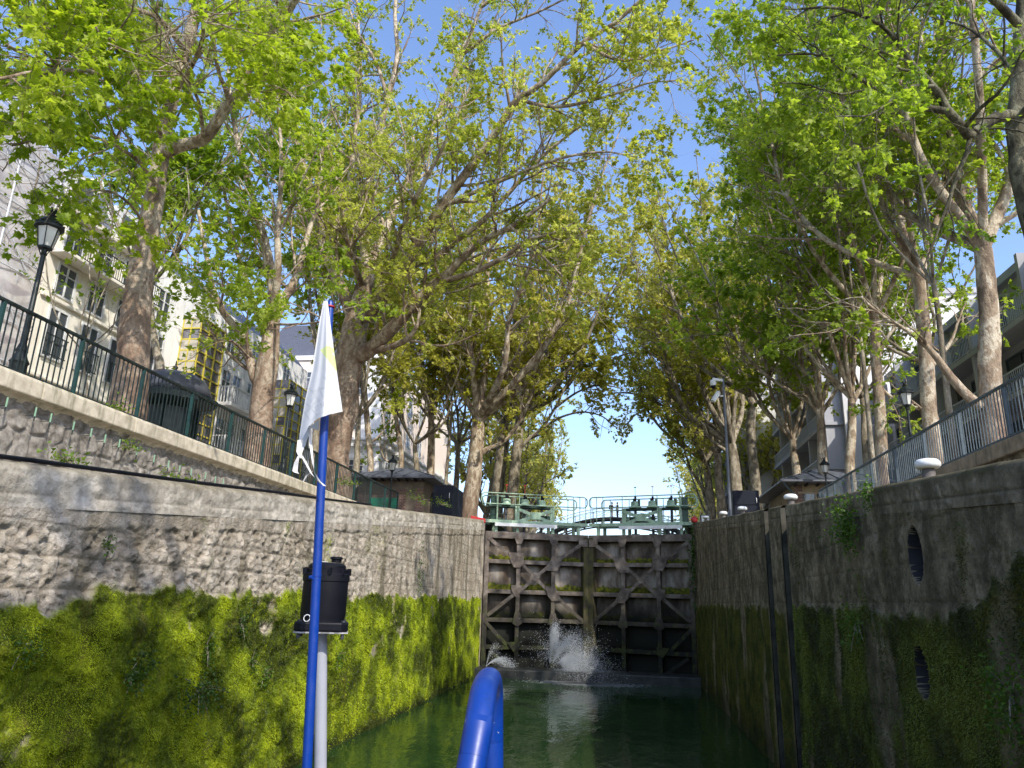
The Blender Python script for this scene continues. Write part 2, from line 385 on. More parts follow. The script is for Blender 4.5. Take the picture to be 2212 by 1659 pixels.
m_copR = wallmat('coping_concrete_dark', [(.22,.185,.125),(.32,.27,.19),(.42,.36,.26)],
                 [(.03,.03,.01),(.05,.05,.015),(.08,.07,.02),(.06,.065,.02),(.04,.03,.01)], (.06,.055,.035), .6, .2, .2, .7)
coping(Yl, XL, 1, .40, 5, .45, 'coping', m_copL, LW)
# end quoin of the left wall beside the gate recess
mb = MB(); mb.bb(XL-.62, XL+.02, YE+.02, YE+.32, -.6, float(ztop(YE))); q = mb.build('end_quoin', m_wallL, None, bevel=.03); reparent(q, LW)

# ---- moss fuzz: thousands of small drooping blades over the moss zones
def fuzz(name, X, sgn, Yg, Zg, disp, moss, n, seed, mat, size):
    r = np.random.default_rng(seed)
    yi = r.integers(1, Yg.shape[0]-1, n*3); zi = r.integers(1, Yg.shape[1]-1, n*3)
    yv = Yg[yi, zi]; keep = (r.random(n*3) < moss[yi, zi]**2*np.clip(Zg[yi, zi]*3, 0, 1)*np.clip(9/np.maximum(yv, 4), .15, 1.2)) & (yv > 3.5)
    yi = yi[keep][:n]; zi = zi[keep][:n]; m = len(yi)
    P = np.stack([X+sgn*disp[yi, zi], Yg[yi, zi]+r.normal(0, .015, m), Zg[yi, zi]+r.normal(0, .01, m)], 1)
    s = size*(.5+r.random(m))*np.clip(P[:, 1]/9, .8, 2.2)
    d = np.stack([sgn*(.35+.6*r.random(m)), r.normal(0, .45, m), r.normal(-.35, .4, m)], 1); d /= np.linalg.norm(d, axis=1)[:, None]
    side = np.cross(d, r.normal(0, 1, (m, 3))); side /= np.linalg.norm(side, axis=1)[:, None]
    a = P-side*s[:, None]*.28; b = P+side*s[:, None]*.28; c = P+d*s[:, None]+np.array([0, 0, -.25])*s[:, None]
    V = np.stack([a, b, c], 1).reshape(-1, 3); F = np.arange(3*m).reshape(m, 3)
    big = fbm(P[:, 1]*1.7, P[:, 2]*1.9, seed+2, 4)
    val = np.clip((big-.36)*3.0+(fbm(P[:, 1]*5, P[:, 2]*5, seed+7, 3)-.5)*.7+r.normal(0, .08, m), 0, 1)
    o = link(name, np_mesh(name, V, F, dict(leafv=np.repeat(val, 3))), mat)
    return o
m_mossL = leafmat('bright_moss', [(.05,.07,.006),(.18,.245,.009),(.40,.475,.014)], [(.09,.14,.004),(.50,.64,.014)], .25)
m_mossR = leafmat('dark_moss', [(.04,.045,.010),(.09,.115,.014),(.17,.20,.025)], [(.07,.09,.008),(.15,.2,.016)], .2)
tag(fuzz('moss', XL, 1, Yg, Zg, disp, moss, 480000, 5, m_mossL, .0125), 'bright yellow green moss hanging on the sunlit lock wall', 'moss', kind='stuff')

# ---- right chamber wall with two stop grooves and two oval niches
RW = thing('lock_wall', 'shaded dark stone lock chamber wall with two vertical grooves and oval niches', 'wall', (XR, 10, 0))
grooves = [(12.42, 12.80), (13.84, 14.24)]
m_niche_shade = simple('niche_shade_tone', (.020,.019,.021), (.013,.013,.014), 2, .9, bump=0, world=True)  # near-black colour paints the shade inside the oval niches
def right_panel(y0, y1, step, name, seed):
    Ys = np.arange(y0, y1+1e-6, (y1-y0)/max(2, int((y1-y0)/step)))
    nz = 230; W = np.linspace(0, 1, nz)
    Yg, Wg = np.meshgrid(Ys, W, indexing='ij')
    Zg = -.6+Wg*(ztop(Yg)-.30+.6)
    r_, b_, dv, du, hb = courses(Yg, Zg, .34, 31, .45, .5)
    near = np.clip((22-Yg)/10, .2, 1)
    ed = np.clip(np.minimum(dv, du)/.04, 0, 1); ed = ed*ed*(3-2*ed)
    disp = ed*.006+(.045*(fbm(Yg*2.2, Zg*2.2, 41, 6, .6)-.5)+.006*hb)*near
    joint = np.clip(1-np.minimum(dv, du*3+.006)/.013, 0, 1)*np.clip(fbm(Yg*1.1, Zg*3, 46, 3)*2.2-.5, 0, 1)
    ml = mossline(Yg, 71, .10)+np.clip((6.6-Yg)/1.2, 0, 1)*.38
    edge = fbm(Yg*7, Zg*5, 63, 4)
    moss = np.clip((ml-Zg)/.07+(edge-.5)*3, 0, 1)
    hole = np.clip((.36-fbm(Yg*1.6, Zg*.5, 78, 4))*10, 0, 1)
    patch = np.clip((fbm(Yg*1.6, Zg*1.4, 57, 5)-.63)*9, 0, 1)*.7
    moss = np.maximum(moss*(1-hole*.8), patch*np.clip(edge*2-.6, 0, 1))
    mdisp = moss*(.015+.08*np.clip(fbm(Yg*2.4, Zg*1.6, 94, 5)-.34, 0, 1)+.03*(fbm(Yg*9, Zg*7, 95, 3)-.4))
    disp = disp*(1-moss*.5)+mdisp
    niche_shade = np.zeros_like(Yg)
    for (cy, cz, ry, rz, keepmoss) in ((7.2, 3.12, .15, .235, 0), (7.35, 2.13, .15, .21, 1)):
        d = np.sqrt(((Yg-cy)/ry)**2+((Zg-cz)/rz)**2)
        ring = np.clip((1.55-d)/.3, 0, 1)
        if not keepmoss: disp = disp*(1-ring)+ring*.015; moss = moss*(1-ring*.95); joint = joint*(1-ring)
        else: moss = moss*(1-np.clip((1.15-d)/.15, 0, 1))
        ins = np.clip((1.03-d)/.10, 0, 1); disp = disp-ins*.42; niche_shade = np.maximum(niche_shade, ins*1.25)
    for gy in [g for gg in grooves for g in gg]:       # dressed edges along the grooves
        e = np.clip(1-np.abs(Yg-gy)/.16, 0, 1); e = np.clip(e*2, 0, 1); disp = disp*(1-e)+e*.012; joint *= 1-e*.7; moss *= (1-e*.5)
    wet = np.maximum(np.clip((.5+.3*fbm(Yg*3, Zg*0, 12, 2)-Zg)/.5, 0, 1)*.6, niche_shade)  # waterline wetness, with the niches' painted shade added in
    V = np.stack([XR-disp, Yg, Zg], -1).reshape(-1, 3)
    Fg = grid_faces(len(Ys), nz); me = np_mesh(name, V, Fg, dict(moss=moss.ravel(), joint=joint.ravel(), wet=wet.ravel()))
    put(me, name, [m_wallR, m_niche_shade], RW)
    me.polygons.foreach_set('material_index', (niche_shade.ravel()[Fg].mean(1) > .12).astype(np.int32))
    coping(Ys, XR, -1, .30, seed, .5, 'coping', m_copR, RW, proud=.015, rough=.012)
    return Yg, Zg, disp, moss
pan = []
pan.append(right_panel(-6, 4.5, .12, 'masonry', 6))
pan.append(right_panel(4.5, 12.42, .017, 'masonry', 6))
pan.append(right_panel(12.80, 13.84, .03, 'masonry', 6))
pan.append(right_panel(14.24, YE, .035, 'masonry', 6))
m_groove_shade = simple('shade_toned_groove_stone', (.075,.07,.05), (.03,.03,.02), 4, .9, bump=.3, bscale=20, dirt=(.02,.02,.015), world=True)  # stone darkened so the shade of the grooves is in its colour
for (a, b) in grooves:
    mb = MB(); d = .30
    zt = float(ztop(a))-.02
    mb.bb(XR+d, XR+d+.2, a-.02, b+.02, -.6, zt-.03)
    mb.bb(XR-.012, XR+d+.2, b, b+.10, -.6, zt); mb.bb(XR-.010, XR+d+.2, a-.1, a, -.6, zt)
    o = mb.build('groove_lining', m_groove_shade); reparent(o, RW)
mb = MB(); mb.bb(XR-.02, XR+.6, YE+.02, YE+.32, -.6, float(ztop(YE))); reparent(mb.build('end_quoin', m_wallR, bevel=.03), RW)
for i, (Yg2, Zg2, d2, m2) in enumerate(pan[1:]):
    pass
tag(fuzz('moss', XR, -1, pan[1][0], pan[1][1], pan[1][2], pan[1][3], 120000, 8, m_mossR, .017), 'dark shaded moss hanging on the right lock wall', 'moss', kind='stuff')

# ---- sill, water
mb = MB(); mb.bb(XL+.01, XR-.01, 27.25, 28.6, -1.2, .30)
sl = mb.build('sill', simple('wet_sill_concrete', (.035,.037,.034), (.012,.014,.012), 3, .5, bump=.4, bscale=12), bevel=.04)
tag(sl, 'low wet concrete ledge running across the foot of the lock gate', 'ledge')
t = NT('lock_water'); P = t.co((1, .45, 1), world=True)
n1 = t.noise(P, 1.6, 4, .5); n2 = t.noise(t.co((1,.35,1), world=True), 6.5, 3, .5)
t.bump(t.math('ADD', n1, t.math('MULTIPLY', n2, .35)), .22, .10)
big = t.noise(t.co(world=True), .5, 3)
t.set(t.ramp(big, [(.35, (.010,.032,.009)), (.65, (.020,.048,.013))]), .04, 0, .5); t.b.inputs['IOR'].default_value = 1.33
m_water = t.m
mb = MB(); mb.add([(XL-.6, -60, 0), (XR+.6, -60, 0), (XR+.6, 30, 0), (XL-.6, 30, 0)], [(0,1,2,3)])
tag(mb.build('water', m_water), 'dark green rippled water in the lock chamber', 'water', kind='structure')
mb = MB(); mb.add([(XL, 29.9, 4.85), (XR, 29.9, 4.85), (XR+2, 200, 4.85), (XL-2, 200, 4.85)], [(0,1,2,3)])
tag(mb.build('upper_water', m_water), 'canal water above the lock gate', 'water', kind='structure')

# ---- ground
m_gravel = simple('sandy_gravel', (.30,.27,.21), (.22,.195,.15), 2, .95, bump=.4, bscale=60, world=True)
m_asph = simple('asphalt', (.06,.06,.062), (.045,.045,.047), 3, .9, bump=.3, bscale=80, world=True)
XW_L, XW_R = -9.45, 7.25       # faces of the quay retaining walls
def sheet(name, polys, mat, label, cat):
    mb = MB()
    for p in polys: mb.add(p, [tuple(range(len(p)))])
    return tag(mb.build(name, mat), label, cat, kind='structure')
yr = 29.6
sheet('ramp', [[(XL-.5,-60,float(ztop(-60))-.004),(XL-.5,yr,float(ztop(yr))-.004),(XW_L,yr,float(ztop(yr))-.004),(XW_L,-60,float(ztop(-60))-.004)],
               [(XR+.5,-60,float(ztop(-60))-.004),(XW_R,-60,float(ztop(-60))-.004),(XW_R,yr,float(ztop(yr))-.004),(XR+.5,yr,float(ztop(yr))-.004)]], m_gravel, 'sloping towpath ramps along both lock walls', 'path')
sheet('quay', [[(-22,-60,ZQ),(XW_L-.02,-60,ZQ),(XW_L-.02,yr,ZQ),(-22,yr,ZQ)], [(-22,yr,ZQ),(XL,yr,ZQ),(XL-2,240,ZQ),(-22,240,ZQ)],
               [(XW_R+.02,-60,ZQ),(19,-60,ZQ),(19,yr,ZQ),(XW_R+.02,yr,ZQ)], [(XR,yr,ZQ),(19,yr,ZQ),(19,240,ZQ),(XR+2,240,ZQ)]], m_gravel, 'gravel quays planted with trees', 'ground')
sheet('ground', [[(-900,-300,ZQ-.05),(-14,-300,ZQ-.05),(-14,1200,ZQ-.05),(-900,1200,ZQ-.05)], [(14,-300,ZQ-.05),(900,-300,ZQ-.05),(900,1200,ZQ-.05),(14,1200,ZQ-.05)],
                 [(-14,200,ZQ-.05),(14,200,ZQ-.05),(14,1200,ZQ-.05),(-14,1200,ZQ-.05)]], m_asph, 'street ground beyond the quays', 'ground')
mb = MB()
mb.bb(XL-2.2, XL-.3, 29.3, 30.2, 0, ZQ-.01); mb.bb(XR+.3, XR+2.2, 29.3, 30.2, 0, ZQ-.01)
tag(mb.build('gate_abutment', m_concrete), 'stone abutments where the lock walls meet the upper quay', 'wall', kind='structure')

# ---- quay retaining wall of the left bank: rubble with raised mortar, parapet on top
def rubble(Yl, Zmin, Zmax, dens, seed):
    r = np.random.default_rng(seed); ny = int((Yl[-1]-Yl[0])/dens)+3; nzc = int((Zmax-Zmin)/dens)+3
    Yg, Zg = np.meshgrid(Yl, np.arange(Zmin, Zmax, .022), indexing='ij')
    qy = np.floor((Yg-Yl[0])/dens).astype(int); qz = np.floor((Zg-Zmin)/dens).astype(int)
    jy = r.random((ny+4, nzc+4)); jz = r.random((ny+4, nzc+4)); d1 = np.full(Yg.shape, 9.); d2 = d1.copy(); idv = np.zeros(Yg.shape)
    for a in (-1, 0, 1):
        for b in (-1, 0, 1):
            i = np.clip(qy+a+1, 0, ny+3); j = np.clip(qz+b+1, 0, nzc+3)
            py = Yl[0]+(qy+a+.5+.5*(jz[i, j]-.5)+.25*((qz+b) % 2))*dens; pz = Zmin+(qz+b+.5+.6*(jy[i, j]-.5))*dens
            d = np.hypot(Yg-py, Zg-pz); m = d < d1
            d2 = np.where(m, d1, np.minimum(d2, d)); idv = np.where(m, jy[i, j], idv); d1 = np.where(m, d, d1)
    return Yg, Zg, d2-d1, idv
RT = thing('retaining_wall', 'rough rubble retaining wall with honeycomb mortar under the left railing', 'wall', (XW_L, 12, 0))
Yq = np.arange(4, 30, .03)
Yq2, Zq, e, idv = rubble(Yq, 3.3, 5.5, .40, 4)
rk = fbm(Yq2*5, Zq*5, 8, 5)
dsp = np.clip(e/.09, 0, 1)*(.03+.10*(rk-.3)+.03*idv)+np.clip(1-e/.03, 0, 1)*.02
t = NT('rubble_stone'); P = t.co(world=True)
c = t.ramp(t.noise(P, 5, 6, .65), [(.3, (.07,.06,.05)), (.48, (.21,.19,.16)), (.66, (.36,.33,.29))])
c = t.mix(t.ramp(t.noise(t.co((2,2,.4), world=True), 1.5, 5), [(.5, 0), (.7, .7)]), c, (.05,.043,.035))
c = t.mix(t.math('MULTIPLY', t.attr('joint'), .6), c, (.30,.275,.235))
t.bump(t.noise(P, 40, 4, .7), .8, .02); t.set(c, .9, 0, .3)
put(np_mesh('rubble', np.stack([XW_L+dsp, Yq2, Zq], -1).reshape(-1, 3), grid_faces(*Yq2.shape)[:, ::-1], dict(joint=np.clip(1-e/.035, 0, 1).ravel())), 'rubble', t.m, RT)
y = 3.0
while y < 29.5:
    L = min(2.3+.5*random.Random(int(y*10)).random(), 30-y)
    mb = MB(); mb.prism([(XW_L+.26, y+.006, 5.50), (XW_L+.26, y+.006, 5.75), (XW_L+.22, y+.006, 5.80), (XW_L-.42, y+.006, 5.80), (XW_L-.42, y+.006, 5.36), (XW_L-.02, y+.006, 5.36), (XW_L+.10, y+.006, 5.47)], (0, L-.012, 0))
    reparent(mb.build('parapet_stone', m_coping, bevel=.02), RT); y += L
RT2 = thing('retaining_wall', 'plain shaded retaining wall under the right railing', 'wall', (XW_R, 12, 0))
mb = MB(); mb.bb(XW_R, XW_R+.4, -6, 29.5, 2.5, 5.5); reparent(mb.build('masonry', m_wallR), RT2)
mb = MB(); mb.bb(XW_R-.10, XW_R+.45, -6, 29.5, 5.5, 5.8); reparent(mb.build('parapet', simple('brownish_parapet', (.30,.24,.17), (.2,.16,.11), 4, .9, bump=.4, dirt=(.06,.05,.03), world=True), bevel=.03), RT2)
# black hose along the wall edge
mb = MB(); Ys = np.arange(3.5, 15.5, .25)
mb.tube([(XL-.10+.03*math.sin(y*1.3), y, float(ztop(y))+.022) for y in Ys], .022, 7)
tag(mb.build('hose', m_black, smooth=True), 'thin black hose lying along the top edge of the sunlit lock wall', 'hose')
# short green pegs below the parapet
m_peg = simple('pale_green_peg', (.22,.36,.24), (.16,.28,.18), 8, .6)
for i, (px, py) in enumerate([(15,868),(77,889),(110,902),(159,919),(197,934),(227,947),(258,957),(296,974),(333,990),(364,1002),(388,1012),(444,1027),(465,1036),(482,1041),(413,1019)]):
    p = atX(px, py, XW_L+.22); r = thing('green_peg', 'short pale green peg sticking up along the foot of the parapet', 'peg', p-np.array([0,0,.08]), group='green pegs below the parapet')
    mb = MB(); mb.tube([(0,0,0),(0,0,.15)], .014, 8); mb.build('peg_tube', m_peg, r, smooth='auto')
    mb = MB(); mb.tube([(0,0,-.08),(0,0,0)], .010, 8); mb.tube([(0,0,.02),(-.25,0,.02)], .006, 6); mb.build('bracket', m_fence, r)
# ------------------------------------------------------------------ lock gate leaves
t = NT('rusty_gate_steel'); P = t.co()
c = t.ramp(t.noise(P, 3, 6, .65), [(.3, (.045,.035,.028)), (.5, (.13,.105,.085)), (.68, (.24,.205,.17))])
zz = t.n('ShaderNodeSeparateXYZ'); t.l(t.co(world=True), zz.inputs[0])
zm = t.math('ADD', zz.outputs[2], t.math('MULTIPLY', t.noise(P, 1.7, 4), 1.6))
c = t.mix(t.ramp(t.math('MULTIPLY', zm, .2), [(.44, 1), (.80, 0)]), c, t.mix(t.ramp(t.noise(P, 4, 4), [(.45, 0), (.6, 1)]), (.012,.011,.008), (.035,.042,.008)))
t.bump(t.noise(P, 30, 4, .6), .4, .01); t.set(c, .7, 0, .3); m_gsteel = t.m
t = NT('stained_gate_plates'); P = t.co()
f = t.noise(t.co((1.1,1.1,.5)), 1.8, 4, .55)
c = t.ramp(f, [(.35, (.055,.042,.03)), (.5, (.155,.125,.095)), (.68, (.36,.32,.265))])
c = t.mix(t.ramp(t.noise(t.co((2.6,2.6,.5)), 1.7, 3), [(.52, 0), (.68, .7)]), c, (.09,.055,.03))
c = t.mix(t.ramp(t.math('ADD', t.attr('moss'), t.math('MULTIPLY', t.math('SUBTRACT', t.noise(P, 3.5, 5), .5), .9)), [(.45, 0), (.58, 1)]), c, t.ramp(t.noise(P, 8, 4), [(.4, (.05,.06,.006)), (.65, (.19,.20,.012))]))
zz = t.n('ShaderNodeSeparateXYZ'); t.l(t.co(world=True), zz.inputs[0])
zm = t.math('ADD', zz.outputs[2], t.math('MULTIPLY', t.noise(P, 1.7, 4), 1.0))
c = t.mix(t.ramp(t.math('MULTIPLY', zm, .2), [(.50, 1), (.74, 0)]), c, (.008,.009,.005))
t.bump(t.noise(P, 25, 5, .6), .5, .015); t.set(c, .75, 0, .3); m_gplate = t.m
m_gmoss = simple('mossy_gate_post', (.075,.07,.02), (.05,.04,.03), 5, .9, bump=.6, bscale=25)

def gate_leaf(label, hx, hy, mx, my, mirror):
    L = math.hypot(mx-hx, my-hy); g = thing('lock_gate', label, 'lock gate', (hx, hy, 0), group='leaves of the lock gate')
    ux = np.array([(mx-hx)/L, (my-hy)/L, 0]); vx = np.array([0, -1., 0]); vx = vx-ux*np.dot(vx, ux); vx /= np.linalg.norm(vx)
    def W(u, v, z): return ux*u+vx*v+np.array([0, 0, z])
    s = L/4.1
    def px(u): return u*.00506*s                       # zoom pixels from the hinge to metres
    def zy(y): return 5.05-(y-472)*.00487              # zoom pixel row to height
    up = (0, 0, 1)
    def hbar(name, z, h, dep, u0=0, u1=L, mat=m_gsteel, v=0):
        mb = MB(); mb.beam(W(u0, v-dep/2, z), W(u1, v-dep/2, z), dep, h); return mb.build(name, mat, g, bevel=.012)
    # girders: I sections, web shelf plus front flange
    hbar('top_beam', zy(478), .25, .42)
    for y in (682, 908, 1118, 1315, 1480):
        mb = MB(); mb.beam(W(0, -.22, zy(y)), W(L, -.22, zy(y)), .42, .03); mb.beam(W(0, .0, zy(y)), W(L, .0, zy(y)), .025, .15)
        mb.build('girder', m_gsteel, g, bevel=.004)
    vs = [px(262), px(533)]
    for u in vs:
        mb = MB(); mb.beam(W(u, .022, -.5), W(u, .022, zy(480)), .02, .14, ux) if False else mb.prism([W(u-.075, .016, -.5), W(u+.075, .016, -.5), W(u+.075, .016, zy(470)), W(u-.075, .016, zy(470))], vx*.018)
        mb.prism([W(u-.012, .016, -.5), W(u+.012, .016, -.5), W(u+.012, .016, zy(470)), W(u-.012, .016, zy(470))], -vx*.36)
        mb.build('stanchion', m_gsteel, g, bevel=.003)
    mb = MB(); mb.prism([W(L-.20, .03, -.5), W(L-.001, .03, -.5), W(L-.001, .03, zy(470)), W(L-.20, .03, zy(470))], -vx*.45); mb.prism([W(L-.10, -.2, -.5), W(L+.16, -.2, -.5), W(L+.16, -.2, zy(474)), W(L-.10, -.2, zy(474))], -vx*.2); mb.build('mitre_post', m_gmoss if True else 0, g, bevel=.02)
    mb = MB(); mb.prism([W(.0, .02, -.5), W(.18, .02, -.5), W(.18, .02, zy(470)), W(0, .02, zy(470))], -vx*.45); mb.build('hinge_post', m_gsteel, g, bevel=.02)
    # bowed skin plates between the girders
    rows = [500, 682, 908, 1118, 1315, 1560]; cols = [.16, vs[0], vs[1], L-.18]
    for ya, yb in zip(rows[:-1], rows[1:]):
        za, zb = zy(ya)-.02, zy(yb)+.02
        for ua, ub in zip(cols[:-1], cols[1:]):
            n = 14; U, Tt = np.meshgrid(np.linspace(ua+.02, ub-.02, n), np.linspace(0, 1, n), indexing='ij')
            bow = .10*np.sin(np.pi*Tt)**.6*np.sin(np.pi*(U-ua)/(ub-ua))**.4
            Z = za+(zb-za)*Tt; Vv = -.40+bow
            PT = U[..., None]*ux+Vv[..., None]*vx+Z[..., None]*np.array([0, 0, 1.])
            moss = np.clip((Tt-.52)*2.4, 0, 1)*.95
            link('skin_plate', np_mesh('skin_plate', PT.reshape(-1, 3), grid_faces(n, n), dict(moss=moss.ravel())), m_gplate, g, True)
    mb = MB(); mb.prism([W(.02, -.44, -1), W(L-.03, -.44, -1), W(L-.03, -.44, zy(480)), W(.02, -.44, zy(480))], -vx*.05); mb.build('back_plate', m_gsteel, g)
    # flat diagonal braces and gusset plates on the face
    def flat(name, a, b, w, v=.035, th=.014, mat=m_gsteel):
        A = W(px(a[0]), v, zy(a[1])); B = W(px(b[0]), v, zy(b[1])); d = _nrm(B-A); nrm = np.cross(d, vx)*w/2
        mb = MB(); mb.prism([A-nrm, A+nrm, B+nrm, B-nrm], vx*th); return mb.build(name, mat, g, bevel=.003)
    for i, (a, b, w) in enumerate([((20,500),(262,685),.13), ((262,672),(533,930),.12), ((533,680),(765,520),.13), ((533,672),(262,915),.12),
                    ((262,905),(35,1090),.13), ((533,920),(760,1108),.13), ((20,1130),(190,1300),.13), ((533,1480),(755,1320),.12), ((262,1490),(60,1340),.12)]):
        flat('brace', a, b, w, .036 if i in (0,1,4,5,6) else .052)
    def gusset(pts):
        mb = MB(); mb.prism([W(px(u), .070, zy(y)) for u, y in pts], vx*.014); mb.build('gusset_plate', m_gsteel, g, bevel=.003)
    gusset([(180,612),(300,612),(300,700),(275,725),(225,725),(205,690)]); gusset([(520,628),(605,628),(590,690),(560,742),(480,742),(470,720),(505,660)])
    gusset([(208,858),(295,858),(280,900),(255,958),(238,940),(215,905)]); gusset([(470,858),(545,858),(600,968),(520,970),(490,930)])
    gusset([(355,770),(400,768),(430,790),(400,822),(365,815)])
    for u in (262, 533):
        gusset([(u-42,484),(u+42,484),(u+18,545),(u-18,545)]); gusset([(u-20,1060),(u+20,1060),(u+38,1140),(u,1165),(u-38,1140)])
    gusset([(735,488),(800,488),(800,545),(760,545),(728,520)]); gusset([(190,1280),(285,1270),(280,1330),(240,1350)])
    # walkway on short posts, aluminium board along its face
    zwk = zy(372)
    for u in (85, 250, 530, 735):
        mb = MB(); mb.prism([W(px(u)-.055, -.06, zy(458)), W(px(u)+.055, -.06, zy(458)), W(px(u)+.055, -.06, zwk), W(px(u)-.055, -.06, zwk)], -vx*.10)
        mb.prism([W(px(u)-.055, -.80, zy(458)), W(px(u)+.055, -.80, zy(458)), W(px(u)+.055, -.80, zwk), W(px(u)-.055, -.80, zwk)], -vx*.10)
        mb.build('walkway_post', m_gategreen, g, bevel=.006)
    u0, u1 = px(-75), L-.03
    mb = MB()
    for v in (0, -.86):
        mb.beam(W(u0, v, zwk), W(u1, v, zwk), .05, .12)
    for k in range(int((u1-u0)/.06)): mb.beam(W(u0+.03+k*.06, 0, zwk+.045), W(u0+.03+k*.06, -.86, zwk+.045), .02, .025)
    mb.build('walkway', m_gategreen, g)
    mb = MB(); mb.beam(W(px(70), .09, zy(398)), W(px(555), .09, zy(398)), .04, .13); mb.build('fender_board', m_alu, g, bevel=.008)
    # handrail: closed loop with rounded ends, front and back
    def rail(v, a, b, mat):
        zt, zl = zy(150), zy(236); r = .16; pts = []
        pts += arc(W(b-r, v, zt-r), r, 0, math.pi/2, 5, ux, (0,0,1)); pts += arc(W(a+r, v, zt-r), r, math.pi/2, math.pi, 5, ux, (0,0,1))
        pts += arc(W(a+r, v, zl+r), r, math.pi, 1.5*math.pi, 5, ux, (0,0,1)); pts += arc(W(b-r, v, zl+r), r, 1.5*math.pi, 2*math.pi, 5, ux, (0,0,1))
        mb = MB(); mb.tube(pts, .022, 8, closed=True); mb.build('handrail', mat, g, smooth=True)
        for u in (px(88), px(258), px(533), px(690), px(742), px(790)):
            if u < b: mb = MB(); mb.tube([W(u, v-.03, zwk-.05), W(u, v-.03, zt-.01)], .016, 6); mb.build('rail_post', mat, g, smooth='auto')
    rail(.02, px(-40), L-.05, m_gategreen); rail(-.86, px(-10), L-.25, m_gategreen)
    # machinery frame with three screw gearboxes
    zb = zy(243)
    mb = MB(); mb.beam(W(px(30), -.38, zb), W(px(542), -.38, zb), .22, .07); mb.beam(W(px(30), -.62, zb), W(px(542), -.62, zb), .08, .09); mb.build('machine_beam', m_gatedark, g, bevel=.006)
    for u in (248, 528):
        mb = MB(); mb.prism([W(px(u)-.085, -.12, zwk), W(px(u)+.085, -.12, zwk), W(px(u)+.085, -.12, zb), W(px(u)-.085, -.12, zb)], -vx*.03)
        mb.prism([W(px(u)-.02, -.15, zwk), W(px(u)+.02, -.15, zwk), W(px(u)+.02, -.15, zb), W(px(u)-.02, -.15, zb)], -vx*.35); mb.build('frame_post', m_gategreen, g, bevel=.006)
    def fl2(a, b, w, v):
        A = W(px(a[0]), v, zy(a[1])); B = W(px(b[0]), v, zy(b[1])); d = _nrm(B-A); n = np.cross(d, vx)*w/2
        mb = MB(); mb.prism([A-n, A+n, B+n, B-n], vx*.02); mb.build('cross_brace', m_gategreen, g, bevel=.004)
    fl2((255,268),(525,368),.12,-.11); fl2((255,368),(525,268),.12,-.088)
    mb = MB(); mb.prism([W(px(355), -.06, zy(288)), W(px(430), -.06, zy(288)), W(px(432), -.06, zy(345)), W(px(352), -.06, zy(345))], vx*.02); mb.build('cross_plate', m_gategreen, g, bevel=.006)
    for k, u in enumerate((168, 314, 452)):
        c = W(px(u), -.40, zb+.035); mb = MB()
        mb.lathe([(.235,0),(.235,.03),(.20,.07),(.175,.10),(.17,.24),(.145,.26),(.08,.27)], c, 18); gb = mb.build('gearbox', m_gategreen, g, smooth='auto')
        mb = MB(); mb.box(c+W(-.15, .02, .20), (.10,.14,.24)); mb.build('motor_box', m_gatedark, gb, bevel=.01)
        mb = MB(); mb.tube([c+np.array([0,0,.24]), c+np.array([0,0,.44+.05*(k == 2)])], .045, 10); mb.tube([c+W(.07,0,.24), c+W(.07,0,.38)], .03, 8); mb.build('rack_cap', m_black, gb, smooth='auto')
        mb = MB(); mb.prism([c+W(-.045, .04, -.1), c+W(.045, .04, -.1), c+W(.045, .04, -1.05), c+W(-.045, .04, -1.05)], -vx*.06); mb.build('rack_rod', m_iron, gb)
        mb = MB(); mb.box(c+W(0, .02, -1.02), (.30,.2,.05)); mb.build('rod_foot', m_iron, gb)
        mb = MB(); mb.tube([c+np.array([0,0,.4]), c+np.array([0,0,.80])], .008, 5); mb.box(c+np.array([0,0,.82]), (.09,.02,.035)); mb.build('position_mark', m_red if k < 2 else m_iron, gb)
    mb = MB(); mb.box(W(px(75), -.55, (zwk+zy(160))/2+.02), (.22,.3,1.0)); mb.build('control_cabinet', m_gatedark, g, bevel=.01)
    mb = MB(); mb.tube([W(px(95), -.30, zwk), W(px(95), -.30, zy(155))], .035, 8); mb.build('cable_post', m_gategreen, g, smooth='auto')
    for u in (330, 480, 520):
        mb = MB(); mb.box(W(px(u), -.55, zy(322)), (.24,.2,.16)); mb.tube([W(px(u)-.2, -.5, zy(318)), W(px(u)+.25, -.5, zy(318))], .03, 8); mb.build('gear_motor', m_gategreen if u != 480 else m_gatedark, g, bevel=.01)
    mb = MB(); mb.tube([W(px(30), -.62, zy(300)), W(px(540), -.62, zy(300))], .012, 5); mb.tube([W(px(30), -.62, zy(335)), W(px(540), -.62, zy(335))], .012, 5); mb.build('shaft', m_gategreen, g, smooth='auto')
    return g
HY, MY, MX = 28.42, 29.70, (XL+XR)/2
GL = gate_leaf('left leaf of the rusty riveted lock gate with pale green walkway', XL+.02, HY, MX-.001, MY, False)
GR = gate_leaf('right leaf of the rusty riveted lock gate, partly in shadow, with pale green walkway', XR-.02, HY, MX+.001, MY, True)
